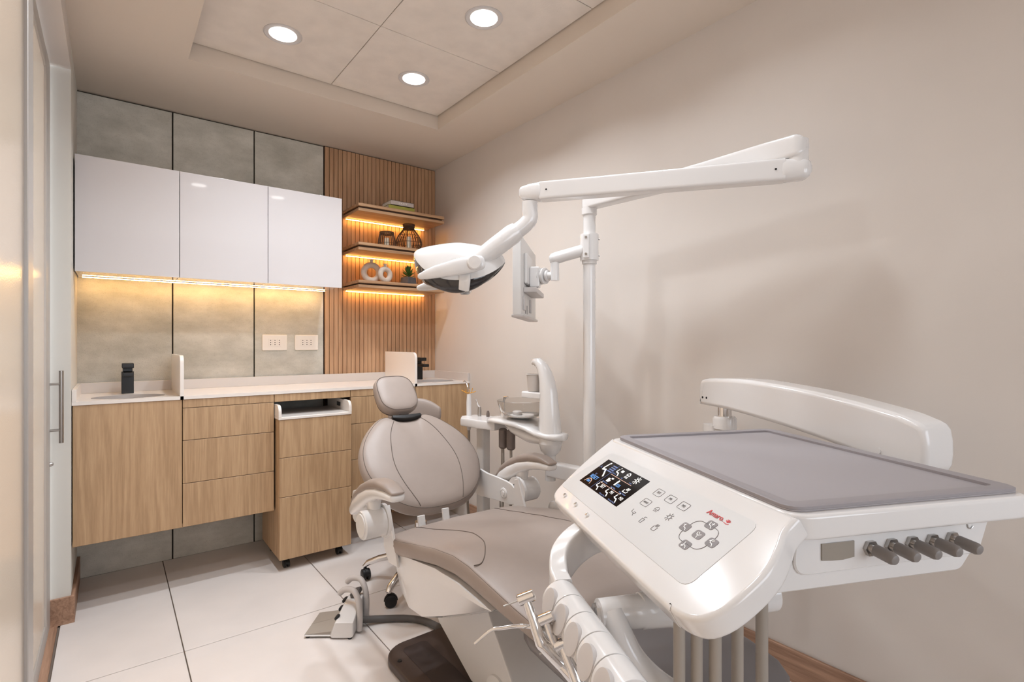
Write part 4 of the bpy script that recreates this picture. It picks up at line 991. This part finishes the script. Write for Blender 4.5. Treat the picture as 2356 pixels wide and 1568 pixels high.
def mini_chair(x, y, k=1): return icon('chair_icon', [[(-.007, .010), (-.006, .011)], [(-.009, .006), (-.011, -.002), (-.006, -.004), (.001, -.004), (.008, -.012)]], 'ink_white', dp, D(x, y), k, .0026, HS)
mini_chair(-.012, .028); icon('cup_icon', [[(.0, .004), (.008, .004)], [(.0, .001), (.008, .001)]], 'ink_white', dp, D(-.008, .03), 1, .0034, HS)
icon('sprinkle_icon', [[(-.007, .002), (-.002, .007), (.002, .007), (.007, .002)], [(-.006, .0), (.006, .0)], [(-.005, -.004), (-.005, -.008)], [(0, -.004), (0, -.008)], [(.005, -.004), (.005, -.008)]], 'ink_white', dp, D(.026, .03), 1, .0022, HS)
icon('light_icon', [circ(.004, 10)]+[[(.0065*math.cos(a), .0065*math.sin(a)), (.0105*math.cos(a), .0105*math.sin(a))] for a in [i*PI/4 for i in range(8)]], 'ink_white', dp, D(.068, .03), 1, .0018, HS)
icon('heater_icon', [[(-.006, .002), (.0, .002)], [(-.006, -.002), (.006, -.002)], [(-.005, -.005), (.004, -.005)], [(.004, .006), (.010, .006)]], 'ink_white', dp, D(-.012, -.001), 1, .0038, HS)
icon('bottle_icon', [[(0, -.004), (0, .004)], [(0, .007), (.001, .009)]], 'ink_white', dp, D(.022, -.001), 1, .0055, HS); ptxt('level_text', '55S', .011, *D(.036, -.003), 'ink_blue', dp)
icon('warm_icon', [[(-.008, .0), (-.008, -.006), (.006, -.006), (.008, -.001)], [(-.003, .001), (-.001, .007)], [(.001, .001), (.003, .007)], [(.005, .001), (.007, .007)]], 'ink_white', dp, D(.074, -.002), 1, .0018, HS)
mini_chair(-.018, -.026); ptxt('set_text', 'SET', .0125, *D(-.004, -.024), 'ink_white', dp)
mini_chair(.032, -.026); ptxt('m_text', 'M1', .011, *D(.044, -.024), 'ink_white', dp)
mini_chair(.076, -.026); ptxt('m_text', 'M2', .011, *D(.088, -.024), 'ink_white', dp)
for x, y, s in ((-.022, .018, 'Spittoon'), (.018, .017, 'Oil'), (.06, .017, 'Lamp'), (-.014, -.012, 'Water Heat'), (.03, -.013, 'Cup Filling'), (.074, -.013, 'Water Heater'), (.026, -.04, 'Memory Pos 1'), (.072, -.04, 'Memory Pos 2')):
    ptxt('caption', s, .0052, *D(x, y), 'ink_dim', dp)
# outlined keys and pictograms
for c, s in (((.0409, .2507), 'SET'), ((.0407, .2086), 'M1'), ((.0401, .1663), 'M2'), ((.0725, .2514), 'RESET')):
    rr_ = rrect(-.0125, .0125, -.0085, .0085, .003, 3); k_ = icon('key_outline', [rr_+[rr_[0]]], 'ink', co, c, 1, .0006)
    ptxt('key_text', s, .0075 if len(s) < 4 else .0055, c[0], c[1], 'ink', co)
icon('pictogram', [[(-.008, .006), (-.006, -.001), (.001, -.001), (.007, -.007)], [(.0, .002), (.007, .002), (.006, -.002), (.001, -.002)]], 'ink', co, (.1032, .2512), 1, .0007)
icon('pictogram', [[(-.004, .002), (-.003, -.008), (.003, -.008), (.004, .002), (-.004, .002)], [(-.001, .004), (-.001, .007), (.005, .007)]], 'ink', co, (.1043, .2116), 1, .0007)
icon('pictogram', [[(-.006, .002), (-.005, -.007), (.005, -.007), (.006, .002)], [(-.003, .002), (-.002, .008)], [(.0, .002), (.001, .008)], [(.003, .002), (.004, .008)]], 'ink', co, (.1039, .1681), 1, .0008)
icon('pictogram', [circ(.0055, 12, 0, 0, 0, PI), [(-.007, -.001), (.007, -.001)], [(-.004, -.003), (-.004, -.006)], [(0, -.003), (0, -.006)], [(.004, -.003), (.004, -.006)]], 'ink', co, (.0727, .2101), 1, .0007)
icon('pictogram', [circ(.0045, 12)]+[[(.0062*math.cos(a), .0062*math.sin(a)), (.009*math.cos(a), .009*math.sin(a))] for a in [i*PI/4 for i in range(8)]], 'ink', co, (.0726, .1667), 1, .0009)
# key cluster
KC = (.0719, .0807)
lp = rrect(-.0325, .0325, -.0245, .0245, .016, 6); icon('key_loop', [lp+[lp[0]]], 'ink', co, KC, 1, .0008)
KI = {0: [[(-.005, .004), (-.001, .004)], [(-.004, .003), (-.001, -.001), (.003, -.001), (.006, -.005)]]}
def key(c, parts):
    k_ = quad('key', -.0108, .0108, -.0082, .0082, .0045, 'key_grey', co, c, .0042, H_+.0004)
    icon('key_icon', parts, 'ink_white', k_, c, 1, .0008, H_+.0005)
CHN = [(-.004, .005), (-.003, -.001), (.003, -.002), (.006, -.006)]
key((.0724, .1167), [CHN, [(-.007, .003), (-.002, .004)]])
key((.046, .0797), [CHN, [(.001, .003), (.006, .003)], [(.0035, .0055), (.0035, .0005)]])
key((.0719, .0804), [[(-.005, .004), (-.003, -.001), (.002, -.001), (.006, .002)], [(.0, -.001), (.002, -.007)], [(-.002, .005), (.001, .002)]])
key((.0985, .081), [CHN, [(-.006, -.004), (-.001, -.004)], [(-.0035, -.0015), (-.0035, -.0065)]])
key((.0716, .0457), [CHN, [(-.006, .001), (-.001, .006)], [(-.001, .002), (.002, .005)]])
# maker's name in red with a small flower mark
ptxt('maker_name', 'Amaro.', .0142, .0262, .0905, 'ink_red', co)
bm = bmn()
for a in (-60, -30, 0, 30, 60):
    a = math.radians(a+90); stroke(bm, [(.0262+.002, .0605), (.0262+.002-.006*math.sin(a), .0605-.006*math.cos(a))], .0011)
stroke(bm, [(.0262+.004, .0665), (.0262+.0055, .0605), (.0262+.004, .0545)], .001)
tob('flower_mark', bm, 'ink_red', co, smooth=0)
for c in ((.1577, .4853), (.1575, .4156), (.1584, .3468)):
    bm = bmn(); p = PF(c[0]+.008, c[1], .003); lathe(bm, [(.001, 0), (.004, 0), (.004, .006), (.001, .008)], p, 12, tuple(upn)); tob('light_pin', bm, 'chrome', co)
# tray mat with raised rim
mato = fillet([(.0, -.008), (.452, -.006), (.466, .596), (.004, .596)], [.03, .02, .03, .03])
mati = fillet([(.022, .016), (.425, .016), (.438, .574), (.026, .574)], [.012]*4)
tmx = tob('tray_mat', prism(bmn(), mato, .001, .0045, XY, .001, 1), 'mat_grey')
bm = bmn()
loft(bm, [[V(a, b, .0042) for a, b in mato], [V(a, b, .0085) for a, b in mato], [V(a*.985+.0034, b*.985+.0044, .0105) for a, b in mato], [V(a, b, .0095) for a, b in mati], [V(a, b, .0046) for a, b in mati]], False, False)
tob('mat_rim', bm, 'mat_rim', tmx, smooth=50)
# lower body under the slab
bm = bmn(); prism(bm, fillet([(.02, -.03), (.398, -.03), (.372, -.095), (.012, -.098)], [.012, .01, .01, .03]), .002, .57, lambda a, b, t: V(a, t, b), .002, 1); tob('lower_body', bm, 'plastic_white')
bm = bmn(); prism(bm, fillet([(-.06, -.075), (.02, -.075), (.365, -.09), (.338, -.121), (-.02, -.121), (-.09, -.115)], [.01, .01, .005, .01, .02, .01]), .006, .56, lambda a, b, t: V(a, t, b), .002, 1); tob('lower_tray', bm, 'plastic_white')
tob('gauge_window', prism(bmn(), [(.062, -.052), (.121, -.052), (.121, -.0765), (.1, -.079), (.08, -.0785), (.062, -.077)], -.0002, .003, lambda a, b, t: V(a, t, b)), 'window_tint', smooth=0)
for i in range(5):
    x = .151+.0403*i; kb = tob('knob_nut', lathe(bmn(), [(.005, 0), (.0125, 0), (.0125, .006), (.005, .006), (.005, 0)], (x, .002, -.066), 6, (0, -1, 0)), 'steel', smooth=0)
    tob('knob_stem', cyl(bmn(), (x, .0, -.066), (x, -.012, -.066), .006, n=14), 'chrome', kb)
    tob('knob', tube(bmn(), [(x, -.008, -.066), (x, -.010, -.066), (x, -.036, -.068), (x, -.041, -.0685), (x, -.043, -.0688)], [.006, .0092, .0092, .007, .003], 20), 'grip', kb)
tob('power_ring', tube(bmn(), [(.352+.006*math.cos(2*PI*i/16+.8), .001, -.047+.006*math.sin(2*PI*i/16+.8)) for i in range(14)], .0009, 6), 'steel')
# support arm behind the table
A0, A1 = V(1.62, .94, 0), V(1.40, .34, 0); at_ = (A1-A0).normalized(); anv = V(at_.y, -at_.x, 0)
top = [(-.075, .992), (-.05, 1.008), (.03, 1.015), (.16, 1.018), (.385, 1.004), (.555, .982), (.625, .967), (.66, .945)]
bot = [(.662, .87), (.64, .85), (.605, .853), (.504, .869), (.316, .895), (.066, .916), (-.07, .919), (-.08, .93)]
bm = bmn(); prism(bm, smooth_poly(top+bot, 3), -.045, .045, lambda a, b, t: A0+at_*a+anv*t+V(0, 0, b), .014, 4)
sa = obj('support_arm', bm, 'plastic_white', du, smooth=40)
for a in (-.055, -.035): obj('arm_hole', cyl(bmn(), A0+at_*a-anv*.0452+V(0, 0, .945), A0+at_*a-anv*.0455+V(0, 0, .945), .004, n=10), 'hole', sa); obj('arm_hole', cyl(bmn(), A0+at_*a+anv*.0452+V(0, 0, .945), A0+at_*a+anv*.0455+V(0, 0, .945), .004, n=10), 'hole', sa)
for s in (-1, 1): obj('arm_button', cyl(bmn(), A0+at_*.56+anv*s*.045+V(0, 0, .885), A0+at_*.56+anv*s*.047+V(0, 0, .885), .007, n=16), 'plastic_white', sa)
obj('joint_pin', cyl(bmn(), A0+V(0, 0, .88), A0+V(0, 0, .93), .022), 'chrome', du)
obj('joint_sleeve', tube(bmn(), [A0+V(0, 0, .55), A0+V(0, 0, .842), A0+V(0, 0, .844), A0+V(0, 0, .846), A0+V(0, 0, .878), A0+V(0, 0, .886)], [.034, .034, .032, .038, .038, .033], 32), 'plastic_white', du)
obj('joint_block', sweep(bmn(), [A0-at_*.035+V(0, 0, .56), A0-at_*.035+V(0, 0, .855)], [(.09, .06)]*2, up=tuple(at_), ex=4), 'plastic_white', du)
obj('lower_link', sweep(bmn(), [A0+V(0, 0, .58), V(PX, PY, .58)], [(.07, .07)]*2, ex=6), 'plastic_white', du)
A1b = A0+at_*.60
obj('table_pivot', tube(bmn(), [A1b+V(0, 0, .86), A1b+V(0, 0, .73)], .035, 24), 'plastic_white', du)
tc_ = MT @ V(.3, .3, 0); obj('table_bracket', sweep(bmn(), [A1b+V(0, 0, .745), V(tc_.x, tc_.y, .745)], [(.09, .035)]*2, ex=6), 'plastic_white', du)
# hoses hanging under the console
for (a, b), w_ in zip(((-.139, .061), (-.113, .055), (-.086, .048), (-.028, .074), (.044, .107)), (.0088, .0088, .0092, .0092, .0098)):
    p = MT @ V(a, b, 0); hz = [V(p.x, p.y, .77), V(p.x, p.y, .6), V(p.x, p.y, .4), V(p.x+.02, p.y+.02, .2), V(p.x+.08, p.y+.06, .05)]
    obj('hose', tube(bmn(), smooth_poly(hz, 5, False), w_, 14), 'hose', du, smooth=60)
# cross tube with hex cap and grab handle
ZT_ = .66
def L(a, b, z): q = MT @ V(a, b, 0); return V(q.x, q.y, z)
obj('cross_tube', tube(bmn(), [L(-.215, .192, ZT_), L(-.14, .188, ZT_), L(-.138, .188, ZT_), L(-.09, .186, ZT_), L(-.086, .186, ZT_), L(.12, .18, ZT_+.01)], [.026, .028, .030, .031, .033, .034], 28), 'plastic_white', du, smooth=40)
obj('hex_cap', cyl(bmn(), L(-.223, .1922, ZT_), L(-.214, .192, ZT_), .019, n=6), 'chrome', du, smooth=0)
hp = smooth_poly([L(-.195, .182, .667), L(-.19, .160, .640), L(-.175, .140, .605), L(-.145, .115, .575), L(-.10, .085, .552), L(-.05, .06, .538)], 5, False)
obj('grab_handle', tube(bmn(), hp, [.0205+.006*i/(len(hp)-1) for i in range(len(hp))], 20), 'plastic_white', du, smooth=60)
# instrument holder: row of barrels along the table edge
for i in range(5):
    w1 = .262-.0587*i; w0 = w1-.0567
    bm = bmn(); tube(bm, [L(-.262, w1, ZT_), L(-.262, w1-.001, ZT_), L(-.262, w0+.001, ZT_), L(-.262, w0, ZT_)], [.0335, .0345, .0345, .0335], 36)
    hb = obj('holder_barrel', bm, 'plastic_white', du, smooth=50)
    cdir = (L(-1, 0, 0)-L(0, 0, 0)).normalized(); c = L(-.262, (w0+w1)/2-.004, ZT_)
    nrm = (cdir*.9+V(0, 0, .35)).normalized()
    obj('cradle', lathe(bmn(), [(.001, .0), (.021, .0), (.024, .004), (.024, .010), (.019, .011), (.001, .0105)], c+nrm*.0255, 28, tuple(nrm)), 'plastic_shade', hb)
arc = smooth_poly([L(-.255, .27, ZT_), L(-.252, .30, .668), L(-.235, .335, .69), L(-.20, .36, .712), L(-.15, .375, .728), L(-.08, .38, .735), L(.02, .38, .735)], 5, False)
obj('holder_arm', sweep(bmn(), arc, [(.036, .07)]*len(arc), ex=8, n=32), 'plastic_white', du, smooth=50)

# handpieces and syringe resting in the holder
HG = 'chrome instruments in the holder'
def handpiece(w_, head_u, zt, label):
    h0 = L(head_u, w_, zt); tail = L(-.262, w_-.04, ZT_-.055)
    ax_ = (h0-tail).normalized()
    t = thing('handpiece', tuple(tail), label, 'handpiece', HG)
    n0 = h0-ax_*.012
    pts = [n0, h0-ax_*.045, h0-ax_*.055, h0-ax_*.10, tail-ax_*.0, tail-ax_*.05+V(0, 0, -.03), tail-ax_*.08+V(0, 0, -.09)]
    obj('body', tube(bmn(), pts, [.006, .0085, .0095, .0105, .0115, .0105, .0085], 18), 'chrome', t, smooth=50)
    side = (L(-1, .1, 0)-L(0, 0, 0)).normalized(); hd_ = (side-ax_*side.dot(ax_)).normalized()
    obj('head', tube(bmn(), [h0-hd_*.009, h0-hd_*.008, h0+hd_*.008, h0+hd_*.009], [.007, .0085, .0085, .007], 18), 'chrome', t, smooth=40)
    obj('bur', tube(bmn(), [h0+hd_*.009, h0+hd_*.022, h0+hd_*.028], [.0014, .0012, .0018], 8), 'steel', t)
def hpiece(head, mid, tail, label, bur=True):
    head, mid, tail = V(*head), V(*mid), V(*tail)
    t = thing('handpiece', tuple(tail), label, 'handpiece', HG)
    a_ = (mid-head).normalized()
    pts = [head, head+a_*.02, head+a_*.045, mid, mid+(tail-mid)*.12, mid+(tail-mid)*.55, tail]
    obj('body', tube(bmn(), smooth_poly(pts, 3, False), [.0075]*3+[.0085]*3+[.0098]*3+[.0112]*3+[.0118]*3+[.0112]*3+[.0095], 18), 'chrome', t, smooth=50)
    sd = -RV; hd_ = (sd+V(0, 0, -.35)); hd_ = (hd_-a_*hd_.dot(a_)).normalized()
    obj('head', tube(bmn(), [head-hd_*.016, head-hd_*.014, head+hd_*.012, head+hd_*.014], [.0075, .0095, .0095, .0075], 18), 'chrome', t, smooth=40)
    if bur: obj('bur', tube(bmn(), [head+hd_*.012, head+hd_*.032, head+hd_*.040], [.0014, .0012, .0018], 8), 'steel', t)
hpiece((.556, .683, .700), (.566, .655, .635), (.62, .60, .56), 'chrome handpiece highest in the instrument holder')
hpiece((.578, .659, .667), (.59, .63, .602), (.632, .565, .53), 'chrome handpiece second from the top of the instrument holder')
hpiece((.592, .634, .632), (.60, .595, .57), (.645, .53, .51), 'chrome handpiece lowest in view in the instrument holder')
t = thing('water_syringe', (.60, .61, .60), 'chrome water syringe with a long bent nozzle beside the handpieces', 'syringe', HG)
nz = smooth_poly([V(.487, .735, .623), V(.509, .718, .646), V(.522, .708, .649), V(.548, .688, .653), V(.568, .668, .652)], 5, False)
obj('nozzle', tube(bmn(), nz, [.0022+.0018*i/(len(nz)-1) for i in range(len(nz))], 10), 'chrome', t, smooth=60)
obj('body', tube(bmn(), [(.568, .668, .655), (.575, .66, .645), (.60, .625, .60), (.625, .58, .56)], [.007, .0095, .0105, .0105], 16), 'steel', t, smooth=50)
